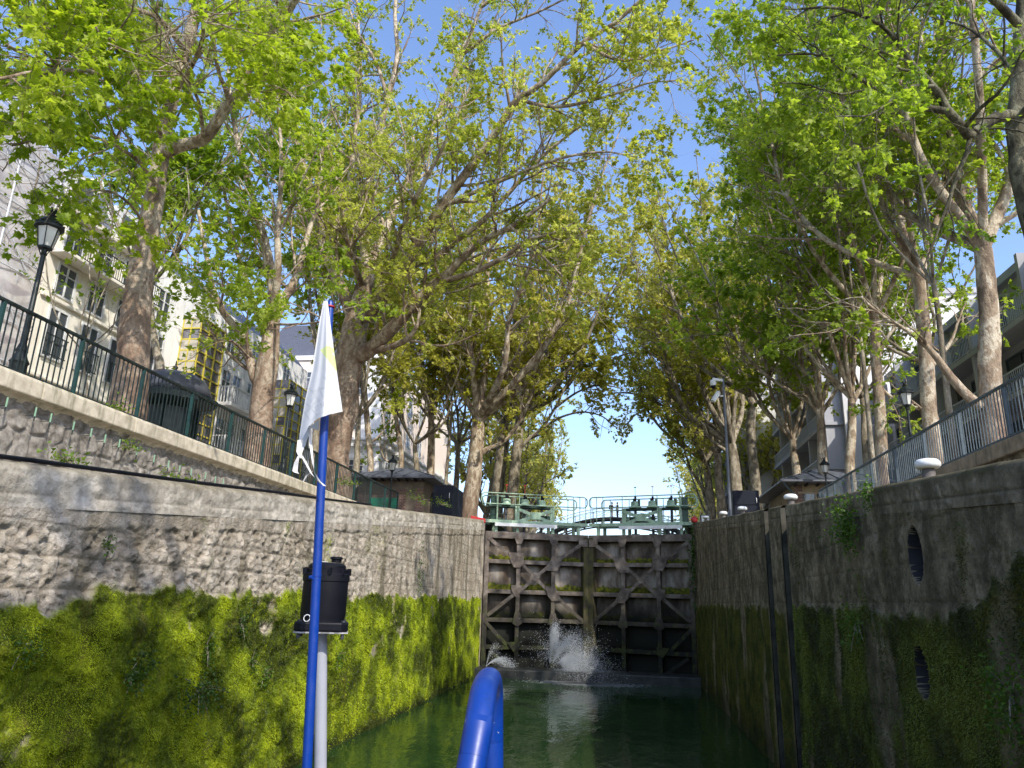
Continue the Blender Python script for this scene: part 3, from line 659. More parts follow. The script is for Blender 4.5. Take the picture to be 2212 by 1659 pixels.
# small things at the ends of the gate
mb = MB(); mb.prism([(XL-.50, YE+.05, 5.50), (XL+.04, YE+.05, 5.42), (XL+.04, YE+.05, 5.58), (XL-.50, YE+.05, 5.68)], (0,.28,0))
tag(mb.build('warning_block', m_red, bevel=.02), 'red painted block on the corner of the sunlit lock wall', 'warning block')
mb = MB(); mb.lathe([(.09,0),(.12,.05),(.12,.14),(.07,.20),(.02,.22)], (XR+.02, YE-.05, 5.52), 14)
tag(mb.build('warning_lamp', m_red, smooth=True), 'round red warning lamp at the right end of the lock gate', 'lamp')
r = thing('floodlight', 'small square floodlight box standing on the right wall by the gate', 'floodlight', atY(1523, 1124, 28.6)-np.array([0,0,.2]))
mb = MB(); mb.box((0,0,.2), (.34,.16,.40)); mb.build('housing', m_iron, r, bevel=.02)
mb = MB(); mb.box((0,-.085,.2), (.26,.012,.32)); mb.build('lens', m_lampglass, r)
mb = MB(); mb.tube([(0,0,-.2),(0,0,.02)], .03, 8); mb.build('stem', m_iron, r)

# ------------------------------------------------------------------ spray of water at the gate
m_spray = NT('spray_water'); m_spray.b.inputs['Transmission Weight'].default_value = .35
m_spray = m_spray.set((.82,.86,.90), .25, 0, .5)
r_ = np.random.default_rng(3)
def drops(specs):
    P = []; S = []
    for (src, dirn, spread, sp, n, tmax, size) in specs:
        v = np.array(dirn)*sp*(1+r_.normal(0, .10, (n, 1)))+r_.normal(0, spread, (n, 3)); tt = r_.random((n, 1))*tmax
        p = np.array(src)+v*tt+np.array([0,0,-4.9])*tt**2; ok = p[:, 2] > .0
        P.append(p[ok]); S.append(size*(.4+r_.random(ok.sum())**2*1.6))
    return np.concatenate(P), np.concatenate(S), 
def drop_mesh(name, P, S, stretch=1.6):
    T = np.array([(1,0,0),(-1,0,0),(0,1,0),(0,-1,0),(0,0,1),(0,0,-1)])*np.array([1,1,stretch]); F = np.array([(0,2,4),(2,1,4),(1,3,4),(3,0,4),(2,0,5),(1,2,5),(3,1,5),(0,3,5)])
    V = (P[:, None, :]+T[None]*S[:, None, None]).reshape(-1, 3); FF = (np.arange(len(P))[:, None, None]*6+F[None]).reshape(-1, 3)
    return link(name, np_mesh(name, V, FF), m_spray, None, True)
s0 = atY(1188, 1432, 28.0)
P, S = drops([(s0, (.08,-.10,1.0), .16, 4.3, 9000, .80, .0052), (s0+np.array([.1,0,0]), (.40,-.12,.9), .42, 4.1, 13000, .9, .0048), (s0+np.array([.3,0,0]), (.75,-.25,.62), .5, 3.4, 16000, .8, .0045),
              (s0+np.array([.4,-.2,0]), (.6,-.25,.5), .7, 2.4, 18000, .55, .0042), (s0, (.0,-.1,1.0), .9, 3.2, 3000, .7, .0045)])
ws = drop_mesh('water_spray', P, S); tag(ws, 'white fountain of leaking water splashing up at the foot of the lock gate', 'water spray', kind='stuff')
a = atY(1050, 1440, 28.1); P, S = drops([(a, (.55,-.05,.62), .07, 3.6, 4200, .50, .0045), (a, (.2,-.05,.95), .15, 3.6, 800, .6, .004)])
tag(drop_mesh('water_jet', P, S), 'thin jet of water spurting from the left corner of the lock gate', 'water spray', kind='stuff')
n = 5200; q = r_.normal(0, 1, (n, 2)); c0 = atY(1290, 1468, 26.9)
P = np.stack([c0[0]-.4+q[:, 0]*.75, c0[1]-.05+q[:, 1]*.35, np.full(n, .008)], 1); P = P[P[:, 1] < 27.2]
# keep the foam on the water
V = np.array([(1,0,0),(.3,.9,0),(-.8,.5,0),(-.7,-.6,0),(.4,-.8,0)])
S = .008+.022*r_.random(len(P)); Vv = (P[:, None, :]+V[None]*S[:, None, None]*np.array([1.5,1,1])).reshape(-1, 3)
fo = link('foam', np_mesh('foam', Vv, np.arange(len(P)*5).reshape(-1, 5)), m_spray); tag(fo, 'white foam floating where the spray hits the water', 'foam', kind='stuff')
# ------------------------------------------------------------------ railings
def railing(label, X, Y0, Y1, posts, zt, side, m_rail, m_post):
    g = thing('railing', label, 'railing', (X, Y0, 5.8), group=None)
    L = Y1-Y0; z1 = zt-5.8
    mb = MB(); mb.bb(-.035, .035, 0, L, z1-.05, z1); mb.build('top_rail', m_rail, g, bevel=.008)
    mb = MB(); mb.bb(-.02, .02, 0, L, .10, .14); mb.build('bottom_rail', m_rail, g)
    ys = [y-Y0 for y in posts if Y0-.01 <= y <= Y1+.01]
    for y in ys:
        mb = MB(); mb.bb(-.03, .03, y-.03, y+.03, -.05, z1-.052); mb.build('post', m_post, g, bevel=.004)
    for a, b in zip(ys[:-1], ys[1:]):
        n = max(2, int(round((b-a)/.125))); mb = MB()
        for k in range(1, n):
            y = a+(b-a)*k/n; mb.bb(-.009, .009, y-.009, y+.009, .142, z1-.052)
        mb.build('bar_panel', m_rail, g)
    return g
railing('long black railing with teal posts on the left quay parapet', XW_L-.15, 6.0, 31.2, [6.0+k*1.8 for k in range(15)], 6.97, 1, m_fence, m_teal)
railing('long blue grey railing on the right quay parapet', XW_R+.15, 5.0, 29.3, [5.0+k*2.025 for k in range(13)], 6.95, -1, m_bluegrey, m_bluegrey)

# ------------------------------------------------------------------ street lamps
def lamp_proto(loc, label, h):
    g = thing('street_lamp', label, 'street lamp', loc, group='lantern street lamps on the quays')
    k = h/3.3; mb = MB()
    mb.lathe([(.17,0),(.17,.10),(.14,.13),(.135,.42),(.155,.46),(.12,.52),(.085,.62),(.10,.66),(.075,.72),(.06,.78)], (0,0,0), 14); mb.build('base', m_lamp, g, smooth='auto')
    mb = MB(); mb.lathe([(.055,.78),(.05,1.3),(.062,1.33),(.045,1.37),(.038,h-.78),(.06,h-.76),(.04,h-.72),(.055,h-.66)], (0,0,0), 12); mb.build('pole', m_lamp, g, smooth='auto')
    z0 = h-.62; mb = MB()
    mb.lathe([(.05,-.05),(.12,-.03),(.125,0),(.11,.01)], (0,0,z0), 6)
    for q in range(6):
        a = q*math.pi/3; mb.beam((.118*math.cos(a),.118*math.sin(a),z0), (.185*math.cos(a),.185*math.sin(a),z0+.36), .014, .014)
    for q in range(4):
        a = q*math.pi/2+.4; mb.tube([(.035*math.cos(a),.035*math.sin(a),z0-.16),(.10*math.cos(a),.10*math.sin(a),z0-.02)], .010, 5)
    fr = mb.build('lantern_frame', m_lamp, g)
    mb = MB(); mb.lathe([(.108,.012),(.174,.352)], (0,0,z0), 6); mb.build('lantern_glass', m_lampglass, fr)
    mb = MB(); mb.lathe([(.20,.36),(.235,.365),(.235,.40),(.21,.41),(.19,.44),(.20,.46),(.14,.53),(.075,.575),(.06,.59),(.075,.62),(.06,.63)], (0,0,z0), 18)
    for q in range(12):
        a = q*math.pi/6; mb.box((.215*math.cos(a),.215*math.sin(a),z0+.425), (.03,.03,.04))
    rf = mb.build('lantern_roof', m_lamp, g, smooth='auto')
    mb = MB(); mb.lathe([(.03,.63),(.055,.67),(.03,.71)], (0,0,z0), 10)
    for q in range(5):
        a = q*1.2566; mb.beam((.04*math.cos(a),.04*math.sin(a),z0+.70), (.075*math.cos(a),.075*math.sin(a),z0+.75), .02, .03)
    mb.build('finial', m_lamp, rf, smooth='auto')
    return g
l1 = lamp_proto((-9.95, 10.50, 5.75), 'large black lantern lamp post in front of the scaffolding, nearest on the left', 3.2)
LT = [((-9.95, 20.62, 5.75), 'lantern lamp post beside the white flag, in front of the yellow framed bay'), ((-10.2, 32.0, 5.7), 'distant lantern lamp post in front of the dark roofed lock house on the left'),
      ((7.75, 20.9, 5.75), 'lantern lamp post in front of the pale plane trunk on the right quay'), ((7.9, 30.2, 5.7), 'small lantern lamp post in front of the right lock house roof')]
for i, (p, l) in enumerate(LT): dup(l1, p, i*.7, l, (2.92, 2.95, 2.85, 2.55)[i]/3.2)

# ------------------------------------------------------------------ bollards with white mushroom heads
m_bolb = simple('grey_bollard_stem', (.14,.12,.11), (.09,.08,.07), 6, .7)
def bollard(loc, label):
    g = thing('mooring_bollard', label, 'bollard', loc, group='white mushroom bollards on the right lock wall')
    mb = MB(); mb.lathe([(.12,-.03),(.115,.02),(.095,.05),(.085,.22)], n=18); mb.build('stem', m_bolb, g, smooth='auto')
    mb = MB(); mb.lathe([(.085,.19),(.15,.20),(.178,.235),(.175,.285),(.14,.325),(.08,.34),(.0,.343)], n=22); mb.build('head', m_white, g, smooth=True)
    return g
bY = [(7.5, 'largest white mushroom bollard, nearest on the right lock wall'), (13.55, 'white mushroom bollard standing between the two wall grooves'), (18.9, 'small white mushroom bollard in front of the right black cabinet'), (27.0, 'tiny white mushroom bollard at the far end of the right wall by the floodlight'), (22.4, 'very small white bollard head just showing over the right wall before the camera pole')]
b0 = bollard((XR+.30, 7.5, float(ztop(7.5))), bY[0][1])
b0.scale = (.64,)*3
for y, l in bY[1:]: dup(b0, (XR+.33, y, float(ztop(y))), 0, l, .66)

# ------------------------------------------------------------------ camera pole
p0 = atY(1578, 1118, 29.0); g = thing('camera_pole', 'tall grey pole carrying two white surveillance cameras on the right quay', 'camera pole', (p0[0], 29.0, float(ztop(29))))
H = atY(1563, 818, 29.0)[2]-float(ztop(29)); mb = MB(); mb.tube([(0,0,0),(0,0,H)], [.062,.045], 10); mb.build('pole', simple('galvanised_pole', (.13,.14,.16), (.10,.11,.125), 3, .5), g, smooth='auto')
mb = MB(); mb.beam((0,0,H-.08), (-.42,-.05,H-.02), .07, .10); ar = mb.build('camera_arm', m_white, g, bevel=.01)
mb = MB(); mb.lathe([(.05,.12),(.11,.10),(.12,-.06),(.105,-.12)], (-.40,-.05,H-.18), 14); mb.build('dome_housing', m_white, ar, smooth='auto')
mb = MB(); mb.lathe([(.10,-.12),(.085,-.19),(.05,-.23),(.0,-.24)], (-.40,-.05,H-.18), 14); mb.build('dome_glass', m_black, ar, smooth=True)
mb = MB(); mb.beam((-.22,-.10,H-.58), (-.46,-.22,H-.98), .14, .15); mb.beam((-.20,-.09,H-.53),(-.47,-.23,H-1.0), .17, .02); cb = mb.build('box_camera', m_white, g, bevel=.015)
mb = MB(); mb.beam((0,0,H-.72), (-.28,-.10,H-.72), .05, .05); mb.build('bracket', m_white, cb)

# ------------------------------------------------------------------ black sheet steel cabinets
def cabinet(name, label, x0, x1, y0, y1, h, z=5.6):
    g = thing('steel_cabinet', label, 'cabinet', ((x0+x1)/2, (y0+y1)/2, z), group='black steel cabinets by the gate')
    w, d = x1-x0, y1-y0; mb = MB(); mb.bb(-w/2, w/2, -d/2, d/2, 0, h); b = mb.build('body', m_box, g, bevel=.015)
    mb = MB(); mb.bb(-w/2+.04, w/2-.04, -d/2-.025, -d/2-.002, .08, h*.60); mb.build('door', m_box, g, bevel=.006)
    mb = MB(); mb.bb(-w/2+.04, w/2-.04, -d/2-.025, -d/2-.002, h*.62, h-.06); mb.build('upper_panel', m_box, g, bevel=.006)
    mb = MB(); mb.tube([(w/2-.12,-d/2-.03,h*.66),(w/2-.12,-d/2-.07,h*.68),(w/2-.12,-d/2-.07,h*.78),(w/2-.12,-d/2-.03,h*.80)], .014, 6); mb.build('handle', m_alu, g, smooth=True)
    return g
cL = atY(948, 1050, 31.0); cR_ = atY(976, 1047, 31.0)
cabinet('steel_cabinet', 'black steel cabinet beside the left lock house', cL[0]-.25, cR_[0]+.05, 31.0, 33.2, cR_[2]-5.62)
cL = atY(1582, 1058, 30.6); cR_ = atY(1639, 1058, 30.6)
cabinet('steel_cabinet', 'black steel cabinet behind the camera pole on the right', cL[0], cR_[0], 30.6, 31.7, cL[2]-5.62)

# ------------------------------------------------------------------ lock houses
t = NT('lock_house_brick'); P = t.co()
br = t.n('ShaderNodeTexBrick'); br.inputs['Scale'].default_value = 1.0; br.inputs['Brick Width'].default_value = .22; br.inputs['Row Height'].default_value = .075; br.inputs['Mortar Size'].default_value = .008
sx = t.n('ShaderNodeSeparateXYZ'); t.l(P, sx.inputs[0]); cx = t.n('ShaderNodeCombineXYZ'); t.l(t.math('ADD', sx.outputs[0], sx.outputs[1]), cx.inputs[0]); t.l(sx.outputs[2], cx.inputs[1]); t.l(cx.outputs[0], br.inputs['Vector'])
br.inputs['Color1'].default_value = (.16,.075,.05,1); br.inputs['Color2'].default_value = (.10,.05,.038,1); br.inputs['Mortar'].default_value = (.25,.22,.19,1)
t.bump(br.outputs['Fac'], -.4, .01); t.set(br.outputs['Color'], .85); m_brick = t.m
m_plaster = simple('brown_plaster', (.17,.135,.10), (.12,.095,.075), 3, .9, bump=.3)
m_yplaster = simple('yellowish_plaster', (.38,.31,.20), (.28,.23,.15), 3, .9, bump=.2)
m_greendoor = simple('emerald_green_paint', (.012,.30,.17), (.01,.24,.14), 3, .45)
m_eave = simple('dark_timber_eave', (.035,.03,.028), (.025,.02,.018), 5, .7)
def hip_house(label, x0, x1, y0, y1, ze, zp, ov):
    g = thing('lock_house', label, 'lock house', ((x0+x1)/2, (y0+y1)/2, ZQ)); cx, cy = (x0+x1)/2, (y0+y1)/2
    w, d = (x1-x0)/2, (y1-y0)/2; h = ze-ZQ; hp = zp-ZQ
    mb = MB(); W_, D_ = w+ov, d+ov; rl = max(0, W_-D_)
    c = [(-W_,-D_,h),(W_,-D_,h),(W_,D_,h),(-W_,D_,h)]; rp = [(-rl-.15,0,hp),(rl+.15,0,hp)]
    mb.add(c+rp, [(0,1,5,4),(1,2,5),(2,3,4,5),(3,0,4)])
    mb.add([(x,y,z-.07) for x,y,z in c], [(3,2,1,0)]); mb.add(c+[(x,y,z-.07) for x,y,z in c], [(0,1,5,4),(1,2,6,5),(2,3,7,6),(3,0,4,7)])
    rf = mb.build('roof', m_zinc, g)
    def seam(a, b):
        m2 = MB(); m2.tube([a, b], .03, 6); m2.build('roof_seam', m_zinc, rf, smooth='auto')
    for a, b in ((0,4),(1,5),(2,5),(3,4)): seam(np.array(c[a])+(0,0,.02), np.array(rp[b-4])+(0,0,.02))
    for k in range(1, 6):
        x = -W_+2*W_*k/6; tt = 1-abs(x)/W_; tt = min(1, tt*W_/max(.1, W_-rl)); seam((x,-D_,h+.02), (x,-D_+D_*tt*.98,h+(hp-h)*tt*.98+.02))
    for k in range(9):
        x = -w+2*w*k/8; mb = MB(); mb.beam((x,-d,h-.12),(x,-D_+.03,h-.12), .07, .09); mb.build('rafter', m_eave, rf)
    return g, w, d, h
hx0 = atY(765, 1030, 36.5)[0]; hx1 = atY(926, 1030, 36.5)[0]; hze = atY(930, 1031, 35.8)[2]; hzp = atY(868, 1012, 38.6)[2]
g, w_, d_, h_ = hip_house('dark roofed brick lock house with a green door on the left quay', hx0+.4, hx1-.15, 36.2, 41, hze, hzp, .7)
mb = MB(); mb.bb(-w_, w_, -d_, d_, -.05, h_-.07); mb.build('wall', m_plaster, g)
for x in (-w_+.2, .05*w_+.55, w_-.18):
    mb = MB(); mb.bb(x-.2, x+.2, -d_-.03, -d_-.001, 0, h_-.5); mb.build('brick_pier', m_brick, g)
mb = MB(); mb.bb(-1.2, .58, -d_-.02, -d_-.001, h_-1.0, h_-.62); mb.build('brick_lintel', m_brick, g)
mb = MB(); mb.bb(-1.1, .42, -d_-.05, -d_-.002, 0, h_-1.0); dr = mb.build('garage_door', m_greendoor, g, bevel=.01)
mb = MB(); mb.bb(.78, 1.22, -d_-.03, -d_-.003, .55, 1.0); mb.build('notice_panel', m_white, g)
mb = MB(); mb.bb(w_-.001, w_+.03, -.9, -.2, 0, 1.9); mb.prism([(w_+.001, -.9, 1.9), (w_+.001, -.2, 1.9), (w_+.001, -.35, 2.15), (w_+.001, -.55, 2.25), (w_+.001, -.75, 2.15)], (.03,0,0)); mb.build('arched_doorway', m_dk, g)
hx0 = atY(1690, 1041, 34.6)[0]; hx1 = atY(1917, 1036, 34.6)[0]; hze = atY(1680, 1041, 34.3)[2]; hzp = atY(1781, 1010, 37)[2]
g, w_, d_, h_ = hip_house('zinc roofed lock house with yellow walls behind the right railing', hx0+.5, hx1-.2, 34.6, 40.5, hze, hzp, .75)
mb = MB(); mb.bb(-w_, w_, -d_, d_, -.05, h_-.07); mb.build('wall', m_yplaster, g)
for x in (-w_+.16, w_-.16, .2):
    mb = MB(); mb.bb(x-.16, x+.16, -d_-.03, -d_-.001, 0, h_-.1); mb.build('brick_pier', m_brick, g)
for x, ww in ((-1.0, .75), (1.25, .7)):
    mb = MB(); mb.bb(x-ww, x+ww, -d_-.02, -d_-.002, h_-1.35, h_-.45); wn = mb.build('window', m_glass, g)
    mb = MB(); mb.bb(x-ww, x+ww, -d_-.05, -d_-.021, h_-.47, h_-.40); mb.bb(x-.03, x+.03, -d_-.05, -d_-.021, h_-1.35, h_-.47)
    for k in range(5): mb.beam((x-ww+k*ww*.4, -d_-.035, h_-1.3), (x-ww+(k+1)*ww*.4, -d_-.035, h_-.5), .012, .012)
    mb.build('window_grille', m_yplaster, wn)
mb = MB()
for k in range(4): mb.bb(-w_-.03, -w_-.001, -d_+.3+k*1.3, -d_+1.1+k*1.3, .1, h_-.45)
mb.build('shutters', simple('ochre_shutters', (.30,.19,.09), (.24,.15,.07), 5, .6), g)
mb = MB(); mb.lathe([(.22,h_-.3),(.22,h_+.55)], (-w_+.45,.4,0), 4, ph=.78); mb.lathe([(.34,h_+.55),(.34,h_+.62),(.2,h_+.70),(.05,h_+.73)], (-w_+.45,.4,0), 12); mb.build('chimney', m_yplaster, g)
mb = MB(); mb.tube([(-w_-.6,-d_-.72,h_-.05),(-w_-.5,-d_-.6,h_-.2),(-w_-.2,-d_-.25,h_-.4),(-w_-.08,-d_-.1,h_-.55),(-w_-.08,-d_-.08,.2)], .045, 8); mb.build('downpipe', m_bluegrey, g, smooth=True)
mb = MB(); mb.tube([(-w_-.75,-d_-.78,h_-.02),(w_+.75,-d_-.78,h_-.02)], .06, 8); mb.build('gutter', m_zinc, g, smooth='auto')

# ------------------------------------------------------------------ kiosk behind the left railing
kc = atY(362, 900, 21.2); ztk = atY(362, 806, 21.2)[2]; r0 = 1.02
g = thing('kiosk', 'dark green kiosk with a domed grey roof behind the left railing', 'kiosk', (kc[0], 21.2, ZQ)); hk = ztk-ZQ
m_kg = simple('dark_kiosk_green', (.006,.018,.015), (.004,.012,.010), 5, .4)
ph = math.pi/8
mb = MB(); mb.lathe([(r0*.92,0),(r0*.92,.25),(r0*.86,.28),(r0*.86,hk-1.25)], n=8, ph=ph); mb.build('body', m_kg, g)
mb = MB()
for k in range(8):
    a = ph+k*math.pi/4; mb.beam((r0*.88*math.cos(a), r0*.88*math.sin(a), .2), (r0*.88*math.cos(a), r0*.88*math.sin(a), hk-1.2), .09, .09)
mb.build('corner_columns', m_kg, g)
mb = MB(); mb.lathe([(r0*.9,hk-1.25),(r0*1.30,hk-1.12),(r0*1.42,hk-1.05),(r0*1.42,hk-.86),(r0*1.30,hk-.80),(r0*1.22,hk-.78)], n=8, ph=ph); mb.build('fascia', m_kg, g)
mb = MB(); mb.lathe([(r0*1.22,hk-.80),(r0*1.16,hk-.55),(r0*1.02,hk-.30),(r0*.75,hk-.10),(r0*.35,hk-.01),(.06,hk)], n=24); dm = mb.build('dome', simple('grey_dome', (.075,.08,.10), (.05,.055,.07), 2, .5), g, smooth=True)
mb = MB(); mb.lathe([(.05,hk),(.10,hk+.06),(.05,hk+.12),(.09,hk+.19),(.03,hk+.25),(.015,hk+.42)], n=10); mb.build('finial', m_kg, dm, smooth=True)

# ------------------------------------------------------------------ arched footbridge far up the canal with two people
YB = 83.0; bx = lambda x, y=1120: atY(x, y, YB)
pts = [atY(x, y, YB) for x, y in ((1120,1190),(1176,1156),(1221,1137),(1269,1124),(1320,1119),(1380,1124),(1430,1134),(1480,1152),(1530,1180))]
xs = np.array([p[0] for p in pts]); zs = np.array([p[2] for p in pts])
X = np.linspace(xs[0], xs[-1], 41); Z = np.interp(X, xs, zs); Z = np.convolve(np.pad(Z, 2, 'edge'), np.ones(5)/5, 'valid')
g = thing('footbridge', 'dark iron arched footbridge crossing the canal beyond the gate', 'footbridge', (0, YB, 0))
for dy in (0, 2.2):
    mb = MB()
    for i in range(40):
        a = np.array((X[i], dy, Z[i])); b = np.array((X[i+1], dy, Z[i+1]))
        mb.beam(a, b, .25, .14); mb.beam(a-(0,0,.62), b-(0,0,.62), .25, .14)
        if i % 2 == 0: mb.beam(a-(0,0,.62), a, .12, .22)
    mb.build('arch_girder', simple('bridge_girder', (.13,.13,.14), (.07,.07,.075), 2, .5), g)
mb = MB()
for i in range(40): mb.beam((X[i],1.1,Z[i]+.10), (X[i+1],1.1,Z[i+1]+.10), 2.6, .06, up=(0,0,1))
mb.build('deck', m_iron, g)
for dy in (-.1, 2.3):
    mb = MB()
    for i in range(40):
        for h, r in ((1.12,.03),(.15,.02),(.68,.012)): mb.tube([(X[i],dy,Z[i]+h),(X[i+1],dy,Z[i+1]+h)], r, 5, cap=False)
    for i in range(0, 38, 4):
        mb.tube([(X[i],dy,Z[i]),(X[i],dy,Z[i]+1.15)], .03, 5)
        mb.tube([(X[i],dy,Z[i]+.12),(X[i+4],dy,Z[i+4]+1.1)], .012, 4); mb.tube([(X[i],dy,Z[i]+1.1),(X[i+4],dy,Z[i+4]+.12)], .012, 4)
    mb.build('lattice_railing', m_rail, g)
for i0, s in ((0,-1),(40,1)):
    mb = MB(); x0, z0 = X[i0], Z[i0]
    for k in range(10): mb.bb(min(x0+s*k*.32, x0+s*(k+1)*.32), max(x0+s*k*.32, x0+s*(k+1)*.32), 0, 2.2, ZQ-.2, max(ZQ, z0-.1-k*.2))
    mb.build('stair', m_iron, g)

def person(label, loc, rz, arms, shirt, trousers, pack):
    g = thing('person', label, 'person', loc, rz)
    def skin(name, verts, edges, mat, par, lv=2):
        me = bpy.data.meshes.new(name); me.from_pydata([v[:3] for v in verts], edges, []); o = link(name, me, mat, par)
        md = o.modifiers.new('skin', 'SKIN'); md.use_smooth_shade = True
        for i, v in enumerate(verts): me.skin_vertices[0].data[i].radius = (v[3], v[4] if len(v) > 4 else v[3])
        me.skin_vertices[0].data[0].use_root = True
        s = o.modifiers.new('sub', 'SUBSURF'); s.levels = lv; s.render_levels = lv; return o
    # pelvis, spine, neck, head, arms, legs: one continuous surface
    V = [(0,0,.95,.15,.11),(0,0,1.18,.135,.10),(0,0,1.40,.16,.11),(0,0,1.50,.055,.055),(0,.02,1.58,.075,.09),(0,.02,1.69,.085,.10),(0,.01,1.75,.05,.06),
         (.19,0,1.43,.055),(-.19,0,1.43,.055)]
    E = [(0,1),(1,2),(2,3),(3,4),(4,5),(5,6),(2,7),(2,8)]
    for s, (el_, ha) in zip((7, 8), arms):
        i = len(V); sg = 1 if s == 7 else -1
        V += [(*el_, .04), (*ha, .032), (ha[0]-.02*sg, ha[1]+.09, ha[2]+.01, .03)]; E += [(s,i),(i,i+1),(i+1,i+2)]
    for sg in (1, -1):
        i = len(V); V += [(.10*sg,0,.88,.09),(.11*sg,.02,.48,.062),(.12*sg,-.01,.09,.045),(.13*sg,.15,.04,.045)]; E += [(0,i),(i,i+1),(i+1,i+2),(i+2,i+3)]
    skin('body', V, E, m_skin, g)
    tr = [(0,0,.97,.165,.125)]; te = []
    for sg in (1, -1):
        i = len(tr); tr += [(.10*sg,0,.86,.105),(.11*sg,.02,.48,.078),(.12*sg,-.01,.12,.062)]; te += [(0,i),(i,i+1),(i+1,i+2)]
    skin('trousers', tr, te, trousers, g)
    sh = [(0,0,1.0,.16,.125),(0,0,1.2,.15,.115),(0,0,1.40,.175,.12),(.19,0,1.43,.07),(-.19,0,1.43,.07)]; se = [(0,1),(1,2),(2,3),(2,4)]
    for s, (el_, ha) in zip((3, 4), arms):
        i = len(sh); h2 = np.array(el_)+(np.array(ha)-np.array(el_))*.8; sh += [(*el_, .053), (*h2, .043)]; se += [(s,i),(i,i+1)]
    skin('top', sh, se, shirt, g)
    mb = MB(); mb.lathe([(.0,-.01),(.08,0),(.105,.06),(.10,.12),(.06,.165),(.0,.175)], (0,.0,1.63), 14); mb.build('hair', m_dk, g, smooth=True)
    mb = MB()
    for sg in (1,-1): mb.beam((.125*sg,-.05,.035), (.14*sg,.20,.03), .10, .07)
    mb.build('shoes', m_black, g, bevel=.02)
    mb = MB(); mb.lathe([(.018,0),(.012,.03),(.0,.045)], (0,.115,1.645), 8); mb.build('nose', m_skin, g, smooth=True)
    if pack: mb = MB(); mb.box((0,-.22,1.22), (.32,.20,.46)); mb.build('backpack', m_dk, g, bevel=.06)
    return g
p = atY(1322, 1117, YB+1); zd = float(np.interp(p[0], X, Z))+.13
person('person in pale trousers with a dark backpack looking at a phone on the footbridge', (p[0], YB+1.0, zd), R_(-70), [((.24,.12,1.17),(.06,.34,1.26)), ((-.24,.12,1.17),(-.06,.34,1.28))], simple('beige_jacket', (.30,.24,.22), None, 4, .8), simple('pale_trousers', (.42,.36,.32), None, 4, .8), True)
p = atY(1334, 1117, YB+1); zd = float(np.interp(p[0], X, Z))+.13
person('person in dark clothes with one elbow raised on the footbridge', (p[0], YB+1.0, zd), R_(110), [((.26,-.05,1.18),(.22,.10,.98)), ((-.42,.12,1.36),(-.30,.40,1.30))], simple('navy_jacket', (.02,.028,.045), None, 4, .8), simple('dark_trousers', (.025,.027,.035), None, 4, .8), False)
# ------------------------------------------------------------------ buildings of the left street (facades face the canal, +X)
m_beige = simple('beige_render', (.82,.77,.66), (.75,.70,.59), 1.2, .9, bump=.15, world=True, dirt=(.64,.58,.48))
m_cream = simple('white_render', (.86,.85,.83), (.80,.79,.77), .8, .85, bump=.1, world=True, dirt=(.60,.58,.55))
m_frame = simple('white_window_frame', (.75,.75,.73), None, 4, .5)
m_yellow = simple('yellow_painted_steel', (.62,.52,.07), (.52,.44,.06), 5, .45)
m_pan = simple('beige_infill_panel', (.50,.46,.38), (.44,.40,.33), 2, .7)
t = NT('reflecting_bay_glass'); t.set(t.ramp(t.noise(t.co(world=True), .7, 4), [(.4, (.10,.085,.09)), (.6, (.20,.20,.24))]), .08, 0, .8); m_bayglass = t.m
XF = -23.0
def facade_window(par, X, y0, y1, z0, z1, balc=False, face=1, mat_f=None):
    """opening set into a facade that faces +X (face=1) or -X"""
    s = face; mb = MB(); mb.bb(*sorted((X-.02*s, X+.012*s)), y0, y1, z0, z1); wnd = mb.build('window', m_glass, par)
    mb = MB(); f = mat_f or m_frame; a, b = sorted((X+.013*s, X+.06*s))
    mb.bb(a, b, y0-.06, y0+.04, z0-.05, z1+.06); mb.bb(a, b, y1-.04, y1+.06, z0-.05, z1+.06); mb.bb(a, b, y0+.04, y1-.04, z1-.04, z1+.06); mb.bb(a, b, (y0+y1)/2-.03, (y0+y1)/2+.03, z0, z1-.04)
    mb.bb(a, b, y0+.04, y1-.04, z0-.05, z0+.03); mb.bb(a, b, y0+.04, (y0+y1)/2-.03, z0+(z1-z0)*.68, z0+(z1-z0)*.68+.04); mb.bb(a, b, (y0+y1)/2+.03, y1-.04, z0+(z1-z0)*.68, z0+(z1-z0)*.68+.04)
    mb.build('frame', f, wnd)
    if balc:
        mb = MB(); a, b = sorted((X+.18*s, X+.21*s))
        mb.bb(a, b, y0-.1, y1+.1, z0+.85, z0+.9); mb.bb(a, b, y0-.1, y1+.1, z0+.05, z0+.09)
        for k in range(int((y1-y0+.2)/.13)+1): mb.bb(a, b, y0-.1+k*.13, y0-.085+k*.13, z0+.09, z0+.85)
        mb.build('balcony_rail', m_fence, wnd)
    return wnd
def rail_strip(par, X, y0, y1, z0, z1, mat, step=.14, face=1, name='balcony_rail'):
    mb = MB(); mb.bb(X-.02, X+.02, y0, y1, z1-.05, z1); mb.bb(X-.015, X+.015, y0, y1, z0, z0+.04)
    for k in range(int((y1-y0)/step)+1): mb.bb(X-.01, X+.01, y0+k*step, y0+k*step+.02, z0+.04, z1-.05)
    mb.build(name, mat, par)
def mansard(par, y0, y1, zc, zt, X=XF, back=10, name='mansard_roof'):
    mb = MB(); mb.prism([(X-.15, y0, zc), (X-1.5, y0, zt-.5), (X-2.2, y0, zt), (X-back+2.2, y0, zt), (X-back, y0, zc)], (0, y1-y0, 0)); return mb.build(name, m_slate, par)
# scaffolded building
g = thing('scaffolded_building', 'tall building wrapped in white netting and scaffolding on the far left', 'building', (XF, 15, ZQ))
